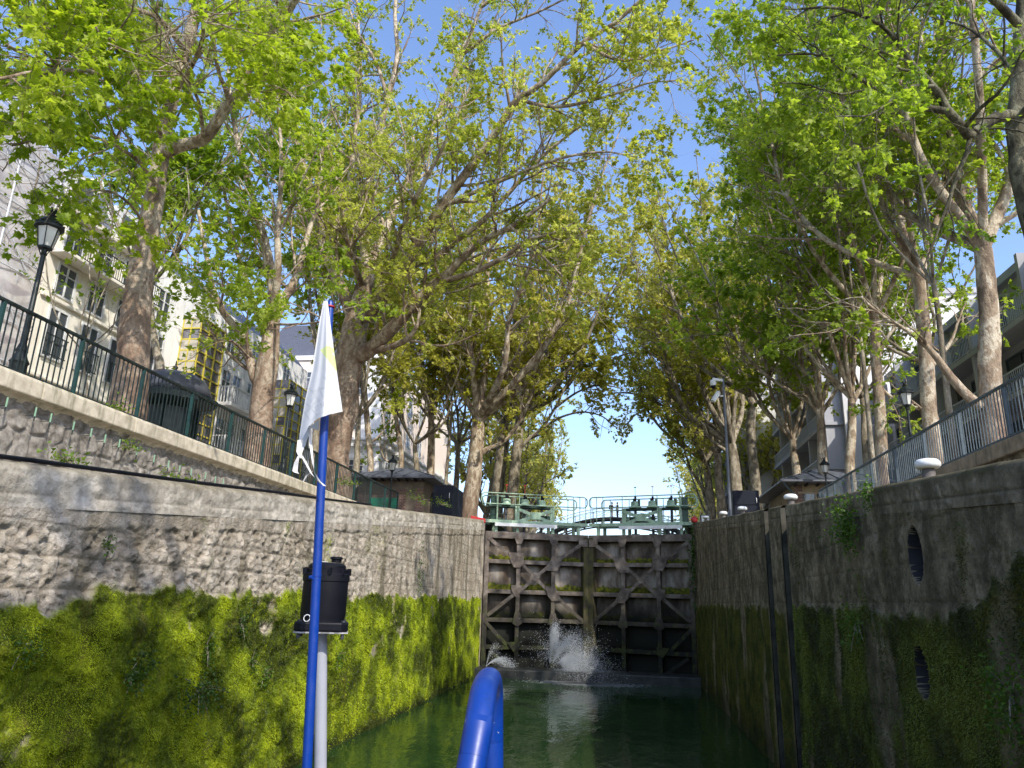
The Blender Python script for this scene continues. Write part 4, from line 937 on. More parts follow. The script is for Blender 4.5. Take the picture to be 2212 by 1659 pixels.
# parts are written in world coordinates, then hung on their building
_build0 = MB.build
def _bw(s, name, mat, parent=None, smooth=False, bevel=0, loc=None):
    o = _build0(s, name, mat, parent, smooth, bevel, loc)
    if parent is not None and parent.parent is None: o.matrix_parent_inverse = Matrix.Translation(parent.location).inverted()
    return o
MB.build = _bw
Y0, Y1 = 4.0, 24.3
mb = MB(); mb.bb(XF-9, XF-1.0, Y0, Y1, ZQ, 19.0); mb.build('wall', m_beige, g); mansard(g, Y0, Y1-.2, 19.0, 22.5, XF-1.0, 8.5)
for y in np.arange(Y0+1.2, Y1-1, 2.6):
    for z in np.arange(ZQ+.8, 18, 3.1): facade_window(g, XF-1.0, y, y+1.1, z, z+1.9)
t = NT('white_scaffold_netting'); P = t.co((1,.6,.6), world=True)
a_ = t.noise(t.co(world=True), 1.1, 5, .6)
tp = t.n('ShaderNodeBsdfTransparent'); tl = t.n('ShaderNodeBsdfTranslucent'); tl.inputs[0].default_value = (.75,.76,.80,1)
t.set(t.ramp(a_, [(.3, (.80,.80,.83)), (.7, (.90,.90,.92))]), .8, 0, .1)
mx = t.n('ShaderNodeMixShader'); mx.inputs[0].default_value = .4; t.l(t.b.outputs[0], mx.inputs[1]); t.l(tl.outputs[0], mx.inputs[2])
m2 = t.n('ShaderNodeMixShader'); t.l(t.ramp(a_, [(.35, .48), (.68, .80)]), m2.inputs[0]); t.l(tp.outputs[0], m2.inputs[1]); t.l(mx.outputs[0], m2.inputs[2]); t.l(m2.outputs[0], t.out.inputs[0]); m_net = t.m
U = np.arange(Y0, Y1+.01, .35); Zs = np.arange(ZQ, 20.9, .35); Yg_, Zg_ = np.meshgrid(U, Zs, indexing='ij')
Xn = XF+.06+.10*(fbm(Yg_*.7, Zg_*.7, 5, 4)-.5)+.05*np.sin(Yg_*2.5)
me = np_mesh('netting', np.stack([Xn, Yg_, Zg_], -1).reshape(-1, 3), grid_faces(*Yg_.shape)); o = link('netting', me, m_net, None, True); reparent(o, g)
m_pole = simple('galvanised_scaffold', (.62,.63,.65), (.5,.51,.53), 5, .45)
for z in np.arange(ZQ+2, 20.6, 2.0):
    mb = MB(); mb.bb(XF-.85, XF-.05, Y0, Y1, z, z+.05); mb.build('deck_boards', simple('red_brown_boards', (.33,.13,.10), (.26,.11,.09), 4, .8) if z < 8 else bpy.data.materials['red_brown_boards'], g)
    mb = MB()
    for h in (.5, 1.0): mb.tube([(XF+.17, Y0, z+h), (XF+.17, Y1, z+h)], .032, 5)
    mb.build('guard_rail', m_pole, g)
for y in np.arange(Y1-.15, Y0, -2.1):
    mb = MB(); mb.tube([(XF+.18, y, ZQ), (XF+.18, y, 21)], .04, 6); mb.tube([(XF-.85, y, ZQ), (XF-.85, y, 21)], .03, 6)
    for k, z in enumerate(np.arange(ZQ+2, 19, 2.0)): mb.tube([(XF+.19, y, z), (XF+.19, y-2.1, z+2)], .028, 5)
    mb.build('scaffold_frame', m_pole, g)
# beige house with balconies
g = thing('apartment_building', 'beige stone apartment house with long iron balcony and slate mansard', 'building', (XF, 27.5, ZQ))
Y0, Y1 = 24.5, 31.0
mb = MB(); mb.bb(XF-10, XF, Y0, Y1, ZQ, 17.75); mb.build('wall', m_beige, g); rf = mansard(g, Y0, Y1, 18.05, 21.2)
for z, d, h in ((17.75,.42,.30),(13.86,.14,.16),(10.6,.10,.14),(15.72,.75,.16)):
    mb = MB(); mb.bb(XF+.002, XF+d, Y0+.01, Y1-.01, z, z+h); mb.build('cornice', m_beige, g, bevel=.03)
rail_strip(g, XF+.70, Y0+.05, Y1-.05, 15.9, 16.85, m_fence)
wy = [25.15, 27.05, 28.95]
for y in wy:
    facade_window(g, XF, y, y+1.05, 15.95, 17.55); facade_window(g, XF, y, y+1.05, 14.05, 15.6-.05, True) if False else facade_window(g, XF, y, y+1.05, 11.55, 13.6, True)
    facade_window(g, XF, y, y+1.05, 8.5, 10.4, True); facade_window(g, XF, y, y+1.05, ZQ+.3, 7.9)
    facade_window(g, XF, y, y+1.05, 14.2, 15.55)
for y in (25.3, 28.4):
    mb = MB(); mb.bb(XF-1.6, XF-.35, y, y+1.5, 18.3, 20.1); dm = mb.build('dormer', m_frame, g); mb = MB(); mb.bb(XF-.349, XF-.33, y+.25, y+1.25, 18.5, 19.8); mb.build('dormer_glass', m_glass, dm)
mb = MB(); mb.bb(XF-5, XF-3.6, Y1-.6, Y1-.05, 20.5, 23); mb.build('chimney', m_beige, g, bevel=.05)
# white modern block with the yellow framed bays
g = thing('apartment_building', 'white modern apartment block with yellow framed glass bays', 'building', (XF, 40, ZQ))
Y0, Y1 = 31.15, 50
mb = MB(); mb.bb(XF-11, XF, Y0, Y1, ZQ, 18.5); mb.build('wall', m_cream, g); mansard(g, Y0, Y1, 18.5, 20.6)
for y in (31.7,):
    for z in (7.0, 10.0, 13.0, 15.4): facade_window(g, XF, y, y+1.0, z, z+1.9)
def bay(y0, y1, zb, zt):
    d = 1.1; mb = MB(); mb.bb(XF+.002, XF+d-.06, y0+.04, y1-.04, zb, zt); b = mb.build('glass_bay', m_bayglass, g)
    mb = MB()
    rows = int(round((zt-zb)/.62)); nc = 3
    for k in range(rows+1):
        z = zb+(zt-zb)*k/rows; mb.bb(XF+d-.06, XF+d, y0, y1, z-.035, z+.035)
    for k in range(nc+1):
        y = y0+(y1-y0)*k/nc; mb.bb(XF+d-.055, XF+d+.012, y-.035, y+.035, zb, zt)
    for k in range(rows):                       # side frame
        z = zb+(zt-zb)*k/rows; mb.bb(XF+.01, XF+d-.06, y0-.025, y0+.01, z-.035, z+.035)
    for x in (XF+.04, XF+.52): mb.bb(x-.03, x+.03, y0-.03, y0+.012, zb, zt)
    mb.build('yellow_frame', m_yellow, b)
    mb = MB()
    for k in range(rows):
        z = zb+(zt-zb)*k/rows
        if k % 4 != 3: mb.bb(XF+.08, XF+1.0, y0-.012, y0+.03, z+.02, z+(zt-zb)/rows-.02)
        if k % 4 == 2 or k == rows-1: mb.build('side_panel', m_pan, b); mb = MB()
bay(34.1, 36.5, 6.2, 16.6); bay(45.0, 48.2, 6.2, 16.4)
for z in (7.2, 10.2, 13.1):
    for y in (38.4, 41.4):
        mb = MB(); mb.bb(XF-1.0, XF+.01, y, y+2.3, z, z+2.2); rc = mb.build('loggia', m_dk, g) if False else None
        for yy in (y+.1, y+1.3): facade_window(g, XF, yy, yy+.95, z+.05, z+2.05)
        mb = MB(); mb.bb(XF+.002, XF+1.0, y-.2, y+2.5, z-.25, z-.05); sl = mb.build('balcony', m_cream, g)
        mb = MB(); mb.bb(XF+.94, XF+1.0, y-.2, y+2.5, z+.85, z+.92)
        mb.bb(XF+.05, XF+.94, y-.2, y-.14, z+.85, z+.92)
        for k in range(15): mb.bb(XF+.95, XF+.99, y-.2+k*.19, y-.13+k*.19, z-.05, z+.85)
        for k in range(5): mb.bb(XF+.1+k*.19, XF+.16+k*.19, y-.19, y-.15, z-.05, z+.85)
        mb.build('balcony_rail', m_frame, sl)
for y in (38.5, 41.5, 46.0): facade_window(g, XF, y, y+1.0, 16.2, 17.8)
# block beyond, mostly behind the trees
g = thing('apartment_building', 'pale rendered block half hidden behind the giant plane tree', 'building', (XF, 54, ZQ))
mb = MB(); mb.bb(XF-11, XF-.3, 50.2, 58, ZQ, 17.0); mb.build('wall', m_cream, g); mansard(g, 50.2, 58, 17.0, 19.5, XF-.3)
for y in (51, 53.5, 56):
    for z in (7, 10, 13): facade_window(g, XF-.3, y, y+1.1, z, z+1.9)
# corner building: white base, cornice with modillions, peach upper floors
m_peach = simple('peach_brick', (.86,.74,.63), (.82,.68,.57), 3, .85, bump=.2, world=True)
pc = atY(822, 960, 58.6); xc, zc = float(pc[0]), float(pc[2])
g = thing('corner_building', 'corner building with white base, bracketed cornice and peach upper storeys', 'building', (xc, 58.6, ZQ))
def fwin(par, x0, x1, Y, z0, z1, bars=3, surround=True):
    mb = MB(); mb.bb(x0, x1, Y-.012, Y+.02, z0, z1); wnd = mb.build('window', m_glass, par)
    mb = MB(); a, b = Y-.06, Y-.013
    for k in range(bars+1): x = x0+(x1-x0)*k/bars; mb.bb(x-.03, x+.03, a, b, z0, z1)
    for k in range(5): z = z0+(z1-z0)*k/4; mb.bb(x0-.04, x1+.04, a-.004, b+.002, z-.03, z+.03)
    mb.build('frame', m_frame, wnd)
    if surround: mb = MB(); mb.bb(x0-.25, x1+.25, Y-.12, Y-.002, z1+.12, z1+.32); mb.build('window_hood', m_cream, wnd); mb = MB(); mb.bb(x0-.2, x1+.2, Y-.12, Y-.002, z0-.3, z0-.12); mb.build('sill', m_cream, wnd)
Yc = 58.6
mb = MB(); mb.bb(xc-13, xc, Yc, Yc+26, ZQ, zc); mb.build('base_wall', m_cream, g)
mb = MB(); mb.bb(xc-13, xc+.35, Yc-.35, Yc+26, zc, zc+.28); mb.bb(xc-13, xc+.62, Yc-.62, Yc+26, zc+.28, zc+.5); mb.build('cornice', m_cream, g, bevel=.04)
mb = MB(); mb.bb(xc-7, xc+.04, Yc-.04, Yc-.003, zc-.30, zc-.003); mb.bb(xc+.003, xc+.04, Yc, Yc+25, zc-.30, zc-.003)
for k in range(9): mb.bb(xc-6.2+k*.75, xc-5.95+k*.75, Yc-.55, Yc-.01, zc-.24, zc-.002)
for k in range(30): mb.bb(xc+.01, xc+.55, Yc+.2+k*.8, Yc+.45+k*.8, zc-.24, zc-.002)
mb.build('bracket_frieze', m_cream, g)
mb = MB(); mb.bb(xc-12.5, xc-.25, Yc+.25, Yc+25, zc+.5, zc+7.6); mb.build('upper_wall', m_peach, g)
mb = MB(); mb.bb(xc-12.6, xc-.1, Yc+.1, Yc+25, zc+7.6, zc+8.0); mb.bb(xc-2.2, xc-.2, Yc+.2, Yc+.249, zc+.5, zc+7.6); mb.build('stone_trim', m_cream, g)
mb = MB(); mb.prism([(xc-.4, Yc+.5, zc+8.0), (xc-2.4, Yc+.5, zc+11), (xc-10, Yc+.5, zc+11), (xc-12.4, Yc+.5, zc+8.0)], (0, 24, 0)); mb.build('mansard_roof', m_slate, g)
for x in (-2.6, -5.3, -8):
    fwin(g, xc+x, xc+x+1.25, Yc, zc-3.2, zc-1.3); fwin(g, xc+x, xc+x+1.25, Yc, zc-6.8, zc-4.6)
    for z in (1.3, 4.4): fwin(g, xc+x-.2, xc+x+1.2, Yc+.25, zc+z, zc+z+2.1, 2, False)
for y in (1.5, 4.5, 8, 12, 16):
    for z in (-3.2, -6.8): facade_window(g, xc, Yc+y, Yc+y+1.3, zc+z, zc+z+2)
    for z in (1.3, 4.4): facade_window(g, xc-.25, Yc+y, Yc+y+1.3, zc+z, zc+z+2.1)
# ------------------------------------------------------------------ right bank: modern grey white blocks with balconies
m_greyc = simple('grey_white_panels', (.44,.44,.46), (.38,.38,.40), .7, .8, bump=.1, world=True, dirt=(.36,.36,.38))
m_whiter = simple('white_end_wall', (.70,.69,.66), (.62,.61,.59), .8, .8, bump=.1, world=True)
m_brail = simple('white_grey_railing', (.50,.52,.56), (.42,.44,.48), 4, .5)
def modern(label, X, Y0, Y1, ztop_, floors, seed, setb=0):
    g = thing('modern_building', label, 'building', (X, (Y0+Y1)/2, ZQ)); r = random.Random(seed)
    mb = MB(); mb.bb(X, X+14, Y0, Y1, ZQ, ztop_); mb.build('wall', m_greyc, g)
    mb = MB(); mb.bb(X-.06, X+14, Y0-.14, Y0-.002, ZQ, ztop_+.3); mb.build('end_wall', m_whiter, g)
    fh = (ztop_-ZQ)/floors
    for f in range(floors):
        z = ZQ+f*fh+.25
        y = Y0+.8
        while y < Y1-2.6:
            wl = 2.0+1.2*r.random()
            facade_window(g, X, y, y+wl, z+.15, z+fh-.75, face=-1, mat_f=m_bluegrey); y += wl+.9+.9*r.random()
        mb = MB(); mb.bb(X-1.25, X-.002, Y0+.3, Y1-.3, z-.28, z-.06); b = mb.build('balcony', m_greyc, g)
        mb = MB(); mb.bb(X-1.24, X-1.20, Y0+.3, Y1-.3, z+.86, z+.93); mb.bb(X-1.24, X-1.21, Y0+.3, Y1-.3, z+.02, z+.05)
        for k in range(int((Y1-Y0-.6)/.16)): mb.bb(X-1.23, X-1.21, Y0+.3+k*.16, Y0+.33+k*.16, z-.06, z+.86)
        mb.build('balcony_rail', m_brail, b)
        for k in range(int((Y1-Y0)/5)+1):
            mb = MB(); mb.bb(X-1.2, X-.003, Y0+.5+k*5, Y0+.72+k*5, z-.06, z+fh-.28); mb.build('partition_wall', m_greyc, b)
    mb = MB(); mb.bb(X-.3, X+14, Y0-.3, Y1+.1, ztop_+.002, ztop_+.4); mb.build('roof_edge', m_greyc, g)
    return g
modern('low modern block with long grey balconies behind the right railing', 18.0, 26, 51, 17.5, 4, 1)
modern('taller modern block with a bright white end wall behind the right trees', 15.5, 53, 72, 24.5, 6, 2)
modern('tall pale modern slab furthest along the right bank', 13.5, 76, 92, 31, 8, 3)
MB.build = _build0
# ------------------------------------------------------------------ the boat's bow fittings (the deck itself lies just below the picture)
zd = 1.15
g = thing('tour_boat', 'bow of the passenger boat the picture is taken from', 'boat', (0, 0, 0))
hull = []
for x, y in ((-1.9,-9),(-1.9,2.2),(-1.55,3.6),(-.8,4.7),(0,5.05),(.8,4.7),(1.55,3.6),(1.9,2.2),(1.9,-9)): hull.append((x, y))
mb = MB(); mb.prism([(x*.93, y*.98, -.5) for x, y in hull], (0,0,.02)); n = len(hull)
mb = MB(); mb.add([(x*.92, y-.15*(y > 3), -.5) for x, y in hull]+[(x, y, zd-.05) for x, y in hull], [tuple(range(n))[::-1]]+[(i, (i+1)%n, n+(i+1)%n, n+i) for i in range(n)]); mb.build('hull', m_white, g)
mb = MB(); mb.prism([(x*.99, y*.995, zd-.05) for x, y in hull], (0,0,.05)); mb.build('deck', simple('grey_deck_paint', (.22,.23,.25), (.17,.18,.2), 4, .6), g)
# blue flagpole, leaning slightly
a = atY(661, 1700, 3.0); b = atY(714, 650, 3.0); d = _nrm(b-a); foot = a-d*((a[2]-zd)/d[2])
g = thing('flagpole', 'thin blue painted flagpole at the bow of the boat', 'flagpole', foot)
Lp = float(np.linalg.norm(b-foot)); P0 = np.zeros(3); mb = MB()
mb.tube([P0, d*Lp*.45, d*Lp*.80, d*(Lp-.16), d*(Lp-.05), d*(Lp-.012), d*Lp], [.0195,.0190,.0180,.0150,.0150,.0140,.010], 16); pb = mb.build('pole', m_blue, g, smooth='auto')
mb = MB(); q = d*Lp*.56; mb.tube([q-d*.004, q+d*.004], .0205, 14); q = d*Lp*.815; mb.tube([q-d*.006, q+d*.006], .0195, 14); mb.build('collar', m_blue, pb, smooth='auto')
mb = MB(); q = d*(float(np.linalg.norm(atY(683, 1248, 3.0)-foot))); mb.tube([q+np.array([-.022,-.014,0]), q+np.array([-.006,-.022,0])], .008, 8); mb.build('bolt', m_blue, g)
# flag: limp, wrapped round the top of the pole
m_flag = NT('white_flag_cloth')
t = m_flag; P = t.co(); uv = t.attr('mark')
c = t.mix(uv, (.80,.80,.80), (.80,.88,.38)); c = t.mix(t.math('MULTIPLY', t.attr('ink'), .55), c, (.45,.46,.47)); c = t.mix(t.math('MULTIPLY', t.attr('hem'), .25), c, (.55,.55,.56))
t.set(c, .8, 0, .1); tl = t.n('ShaderNodeBsdfTranslucent'); t.l(c, tl.inputs[0]); mx = t.n('ShaderNodeMixShader'); mx.inputs[0].default_value = .28
t.l(t.b.outputs[0], mx.inputs[1]); t.l(tl.outputs[0], mx.inputs[2]); t.l(mx.outputs[0], t.out.inputs[0]); m_flag = t.m
nu, nv = 150, 170
rows_l = [(650,699),(700,689),(800,674),(860,660),(900,653),(940,647),(985,645)]
rows_r = [(650,708),(700,714),(760,722),(820,730),(860,736),(889,740),(990,742)]
V = np.zeros((nu, nv, 3)); mark = np.zeros((nu, nv)); ink = np.zeros((nu, nv)); hem = np.zeros((nu, nv))
def seglist(strokes): return [(np.array(a, float), np.array(b, float)) for a, b in strokes]
# printed lettering seen through the cloth, mirrored: big faded X E strokes and small T N E M letters (photo pixels)
ST = seglist([((668,838),(690,866)),((690,838),(672,868)),((663,872),(684,896)),((684,866),(662,890)),((652,884),(668,906)), ((700,815),(722,838)),((700,838),(676,846)),((676,846),(686,868)),((688,838),(698,858))])
SM = seglist([((676,880),(686,876)),((681,878),(683,888)), ((693,872),(694,881)),((694,872),(699,879)),((699,879),(699,869)), ((707,866),(708,875)),((707,866),(712,864)),((708,871),(712,869)),((708,875),(713,873)), ((719,861),(720,869)),((720,861),(722,866)),((722,866),(724,860)),((724,860),(725,867))])
for i in range(nu):
    u = i/(nu-1)                               # across: 0 left edge .. 1 right edge
    for j in range(nv):
        v = j/(nv-1)                           # down
        yb = np.interp(u, (0,.07,.18,.38,.68,1), (985,948,922,904,895,889)); y = 650+(yb-650)*v
        xl = np.interp(y, *zip(*rows_l)); xr = np.interp(y, *zip(*rows_r)); x = xl+(xr-xl)*u
        fold = .020*math.sin(u*7.2+v*1.2)*v+.010*math.sin(u*15+3*v)*v
        dep = 2.955-.03*v*math.sin(u*math.pi)+fold-.02*v
        V[i, j] = atY(x, y, dep)
        if 752-17*(1-u) < y and 690 < x:
            # pale yellow green chevron
            d1 = (x-694)*.55+(y-757)*.83; a_ = abs((y-752)-(-.62)*(x-694)); 
            inside = (x > 692) and ((y < 737+(x-692)*0+22) and (y > 757-(x-692)*.85)) and (y < 757+(x-692)*1.35)
            tri = (y > 757-(x-692)*.80) and (y < 757+(x-692)*1.30) and not (x > 712 and y > 757-(x-712)*.2+8 and y < 757+(x-712)*1.2)
            mark[i, j] = 1.0 if tri and x > 692 else 0
        for (sa, sb), w_, k in [(s, 2.0, .55) for s in ST]+[(s, 1.0, .8) for s in SM]:
            ab = sb-sa; q = np.array([x, y])-sa; tt = min(1, max(0, q@ab/(ab@ab))); dd = np.linalg.norm(q-ab*tt)
            if dd < w_: ink[i, j] = max(ink[i, j], k)
        if v > .955 and v < .972: hem[i, j] = 1
me = np_mesh('flag_cloth', (V-b).reshape(-1, 3), grid_faces(nu, nv), dict(mark=mark.ravel(), ink=ink.ravel(), hem=hem.ravel()))
g = thing('flag', 'limp white flag with a yellow green chevron hanging on the blue pole', 'flag', b)
link('cloth', me, m_flag, g, True)
m_strip = simple('grey_white_webbing', (.62,.60,.58), (.5,.48,.46), 5, .8)
def ribbon(pts, w, name):
    P = [atY(*p)-b for p in pts]; V = []
    for i, p in enumerate(P):
        s = np.array([math.cos(i*.7), math.sin(i*.7)*.6, .1]); s = s/np.linalg.norm(s)*w/2; V += [p-s, p+s]
    mb = MB(); mb.add(V, [(2*i, 2*i+1, 2*i+3, 2*i+2) for i in range(len(P)-1)]); mb.build(name, m_strip, g, smooth=True)
ribbon([(648,950,2.95),(646,975,2.94),(650,990,2.93),(645,985,2.92),(640,1000,2.92),(637,1018,2.92),(641,1022,2.92)], .022, 'loose_strap')
ribbon([(668,925,2.97),(672,965,2.965),(676,1000,2.96),(680,1022,2.96),(690,1040,2.95),(702,1050,2.93)], .012, 'tie_strap')
ribbon([(652,985,2.94),(662,1002,2.94),(672,1022,2.94),(684,1036,2.93),(694,1046,2.93)], .010, 'tie_strap')
ribbon([(674,1018,2.945),(662,1028,2.95),(655,1040,2.95)], .008, 'tie_strap')
mb = MB(); mb.tube(arc((b-b)-d*.03, .018, 0, 6.28, 12, (1,0,0), (0,1,0)), .004, 6); mb.build('top_ring', m_red, g, smooth=True)
# inner fold of the cloth, behind
mb = MB(); P = [atY(*p)-b for p in ((655,935,3.02),(672,920,3.02),(690,905,3.03),(689,930,3.03),(672,925,3.02),(660,960,3.01),(650,985,2.98))]
mb.add(P, [(0,1,4),(1,2,3,4),(0,4,5),(0,5,6)]); mb.build('inner_fold', m_flag, g, smooth=True)

# navigation light: grey post, square flange, black drum with ribbed lid
YN = 3.25
a = atY(692, 1700, YN); tp = atY(694, 1366, YN); d2 = _nrm(tp-a); foot = a-d2*((a[2]-zd)/d2[2])
g = thing('bow_light', 'black drum shaped signal light on a pale grey post at the bow', 'signal light', foot)
Hn = float(np.linalg.norm(tp-foot)); T = d2*Hn
mb = MB(); mb.tube([(0,0,0), T], .0255, 18); mb.build('post', m_greypole, g, smooth='auto')
k = YN/1600; rad = 51*k*.98
mb = MB(); sq = rad*1.12
poly = [(-sq,-sq*.75),(-sq*.75,-sq),(sq*.75,-sq),(sq,-sq*.75),(sq,sq*.75),(sq*.75,sq),(-sq*.75,sq),(-sq,sq*.75)]; ca, sa = math.cos(.35), math.sin(.35)
poly = [(x*ca-y*sa, x*sa+y*ca) for x, y in poly]; Tc = T
mb.prism([(Tc[0]+x, Tc[1]+y, Tc[2]) for x, y in poly], (0,0,.006)); mb.build('gasket', simple('worn_grey_gasket', (.45,.44,.43), (.15,.15,.15), 30, .7), g)
mb = MB(); mb.prism([(Tc[0]+x*.99, Tc[1]+y*.99, Tc[2]+.0062) for x, y in poly], (0,0,.040)); mb.build('base_flange', m_black, g, bevel=.008)
for x, y in ((-sq*.8,-sq*.8),(sq*.8,-sq*.8),(sq*.8,sq*.8),(-sq*.8,sq*.8)):
    x, y = x*ca-y*sa, x*sa+y*ca; mb = MB(); mb.tube([(Tc[0]+x, Tc[1]+y, Tc[2]-.022), (Tc[0]+x, Tc[1]+y, Tc[2]-.001)], .008, 6); mb.tube([(Tc[0]+x, Tc[1]+y, Tc[2]+.046), (Tc[0]+x, Tc[1]+y, Tc[2]+.053)], .010, 6); mb.build('bolt', m_iron, g)
hB = 120*k; prof = [(rad*.93,.045),(rad*.93,.06),(rad*.96,.075),(rad*.96,hB-.03),(rad*1.0,hB-.028),(rad*1.0,hB),(rad*.94,hB+.006)]
mb = MB(); mb.lathe(prof, Tc, 48); dr = mb.build('drum', m_black, g, smooth='auto')
mb = MB(); mb.lathe([(rad*.93,hB+.002),(rad*.93,hB+.020),(rad*.80,hB+.024),(rad*.80,hB+.038),(rad*.72,hB+.046),(rad*.60,hB+.050),(0,hB+.053)], Tc, 48)
for q in range(10):
    a = q*.628+.2; mb.beam((Tc[0]+rad*.97*math.cos(a), Tc[1]+rad*.97*math.sin(a), Tc[2]+hB-.002), (Tc[0]+rad*.97*math.cos(a), Tc[1]+rad*.97*math.sin(a), Tc[2]+hB+.028), .016, .012)
ld_ = mb.build('lid', m_black, g, smooth='auto')
mb = MB(); mb.lathe([(.022,hB+.054),(.022,hB+.066),(.028,hB+.068),(.028,hB+.076),(.02,hB+.079)], (Tc[0]+.035, Tc[1]+.01, Tc[2]), 14); mb.build('lid_knob', m_black, ld_, smooth='auto')
mb = MB(); mb.lathe([(.028,hB+.0535),(.027,hB+.055)], (Tc[0]-.02, Tc[1]-.02, Tc[2]), 16); mb.build('round_sticker', m_white, ld_)
mb = MB(); mb.tube(arc((Tc[0]-rad*.3, Tc[1]-rad*.98, Tc[2]+.06), .014, 0, 6.28, 12, (1,0,0), (0,.2,1)), .002, 5); mb.build('wire_ring', m_alu, g)

# blue grab rail: inverted U seen almost end on
g = thing('grab_rail', 'thick glossy blue grab rail bent into an inverted loop at the boat edge', 'grab rail', (0, 0, 0))
pn = atY(1056, 1450, 1.30); kk = 1.35/1600; rt = 33*kk
A = atY(1019, 1660, 1.28); dirn = _nrm(atY(1036, 1560, 1.28)-A)
near = [atY(1010, 1700, 1.36), atY(1021, 1640, 1.38), atY(1034, 1560, 1.42), atY(1043, 1503, 1.48)]
top = [atY(1049, 1480, 1.57), atY(1055, 1469, 1.68), atY(1060, 1470, 1.79), atY(1063, 1487, 1.86)]
far = [atY(1064, 1530, 1.89), atY(1064, 1600, 1.90), atY(1064, 1700, 1.90)]
pl = near+top+far; c0 = pl[0]
e0 = near[0]+(near[0]-near[1])*((near[0][2]-zd)/(near[1][2]-near[0][2])); e1 = far[-1]+(far[-1]-far[-2])*((far[-1][2]-zd)/(far[-2][2]-far[-1][2]))
pl = [e0]+pl+[e1]
# smooth with Catmull-Rom
P = np.array(pl); S = []
for i in range(1, len(P)-2):
    for k_ in range(8):
        s = k_/8; S.append(.5*((2*P[i])+(-P[i-1]+P[i+1])*s+(2*P[i-1]-5*P[i]+4*P[i+1]-P[i+2])*s*s+(-P[i-1]+3*P[i]-3*P[i+1]+P[i+2])*s**3))
S = [P[0]]+S+[P[-2], P[-1]]
g.location = P[0]; mb = MB(); mb.tube([s-P[0] for s in S], .0255, 24); mb.build('rail_tube', m_blue, g, smooth='auto')
mb = MB()
for e in (P[0], P[-1]): mb.lathe([(.05,0),(.05,.01),(.03,.014)], e-P[0], 16)
mb.build('foot_plate', m_blue, g, smooth='auto')
# ------------------------------------------------------------------ plane trees
LEAF5 = np.array([(0,0),(.10,.10),(.42,-.02),(.33,.24),(.52,.48),(.25,.50),(.16,.72),(0,1.0),(-.16,.72),(-.25,.50),(-.52,.48),(-.33,.24),(-.42,-.02),(-.10,.10)])
LEAF3 = np.array([(0,0),(.45,.22),(.20,.55),(0,1.0),(-.20,.55),(-.45,.22)])
LEAF2 = np.array([(0,0),(.40,.45),(0,1.0),(-.40,.45)])
def leaf_template(kind):
    o = dict(n=LEAF5, m=LEAF3, f=LEAF2)[kind]; n = len(o)
    if kind == 'f':
        V = np.array([(x, y, -.25*abs(x)) for x, y in o]); return V, np.array([(0,1,2),(0,2,3)])
    V = np.array([(0, .42, .04)]+[(x, y, -.22*abs(x)-.06*y*y) for x, y in o])
    return V, np.array([(0, 1+i, 1+(i+1) % n) for i in range(n)])
def leaves_mesh(name, P, D, S, val, kind, rng, flat=.55):
    m = len(P); T, F = leaf_template(kind)
    y = D+rng.normal(0, .55, (m, 3))+np.array([0,0,-.25]); y /= np.linalg.norm(y, axis=1)[:, None]
    nrm = rng.normal(0, 1-flat, (m, 3))+np.array([0,0,flat*1.6]); x = np.cross(y, nrm); x /= np.linalg.norm(x, axis=1)[:, None]+1e-9; z = np.cross(x, y)
    V = P[:, None, :]+(T[None, :, 0:1]*x[:, None, :]+T[None, :, 1:2]*y[:, None, :]+T[None, :, 2:3]*z[:, None, :])*S[:, None, None]
    FF = (np.arange(m)[:, None, None]*len(T)+F[None]).reshape(-1, 3)
    return np_mesh(name, V.reshape(-1, 3), FF, dict(leafv=np.repeat(val, len(T))))
def resample(P, R, K):
    P = np.asarray(P, float); n = len(P)
    Q = np.vstack([2*P[0]-P[1], P, 2*P[-1]-P[-2]]); s = np.linspace(0, n-1-1e-9, K); i = s.astype(int); f = (s-i)[:, None]
    a, b, c, d = Q[i], Q[i+1], Q[i+2], Q[np.minimum(i+3, n+1)]
    out = .5*(2*b+(c-a)*f+(2*a-5*b+4*c-d)*f*f+(-a+3*b-3*c+d)*f**3)
    return out, np.interp(s, np.arange(n), R)
def tubes(PP, RR, n, rng, lumpy=0, seed=0):
    """all tubes of one (M,K) batch at once"""
    M_, K = RR.shape; T = np.gradient(PP, axis=1); T /= np.linalg.norm(T, axis=2)[..., None]+1e-9
    ref = np.where(np.abs(T[:, :1, 2:3]) > .85, np.array([1.,0,0]), np.array([0,0,1.])); ref = np.broadcast_to(ref, T.shape)
    x = np.cross(ref, T); x /= np.linalg.norm(x, axis=2)[..., None]+1e-9; y = np.cross(T, x)
    a = np.arange(n)*2*np.pi/n; rr = RR[..., None]*np.ones(n)
    if lumpy:
        s = np.cumsum(np.concatenate([np.zeros((M_, 1)), np.linalg.norm(np.diff(PP, axis=1), axis=2)], 1), 1)[..., None]
        A = np.cos(a)[None, None]*1.3+7*np.arange(M_)[:, None, None]; B = np.sin(a)[None, None]*1.3
        rr = rr*(1+lumpy*(fbm(A+s*.8, B+s*1.1, seed, 4)-.5)*2+lumpy*.6*(fbm(A*2.2+s*3.5, B*2.2-s*2.9, seed+9, 3)-.5)*2)
    V = PP[:, :, None]+(x[:, :, None]*np.cos(a)[:, None]+y[:, :, None]*np.sin(a)[:, None])*rr[..., None]
    i = np.arange(K-1)[:, None]*n+np.arange(n)[None]; j = np.arange(K-1)[:, None]*n+(np.arange(n)+1)[None] % n
    F = np.stack([i, j, j+n, i+n], -1).reshape(-1, 4); F = (np.arange(M_)[:, None, None]*K*n+F[None]).reshape(-1, 4)
    return V.reshape(-1, 3), F
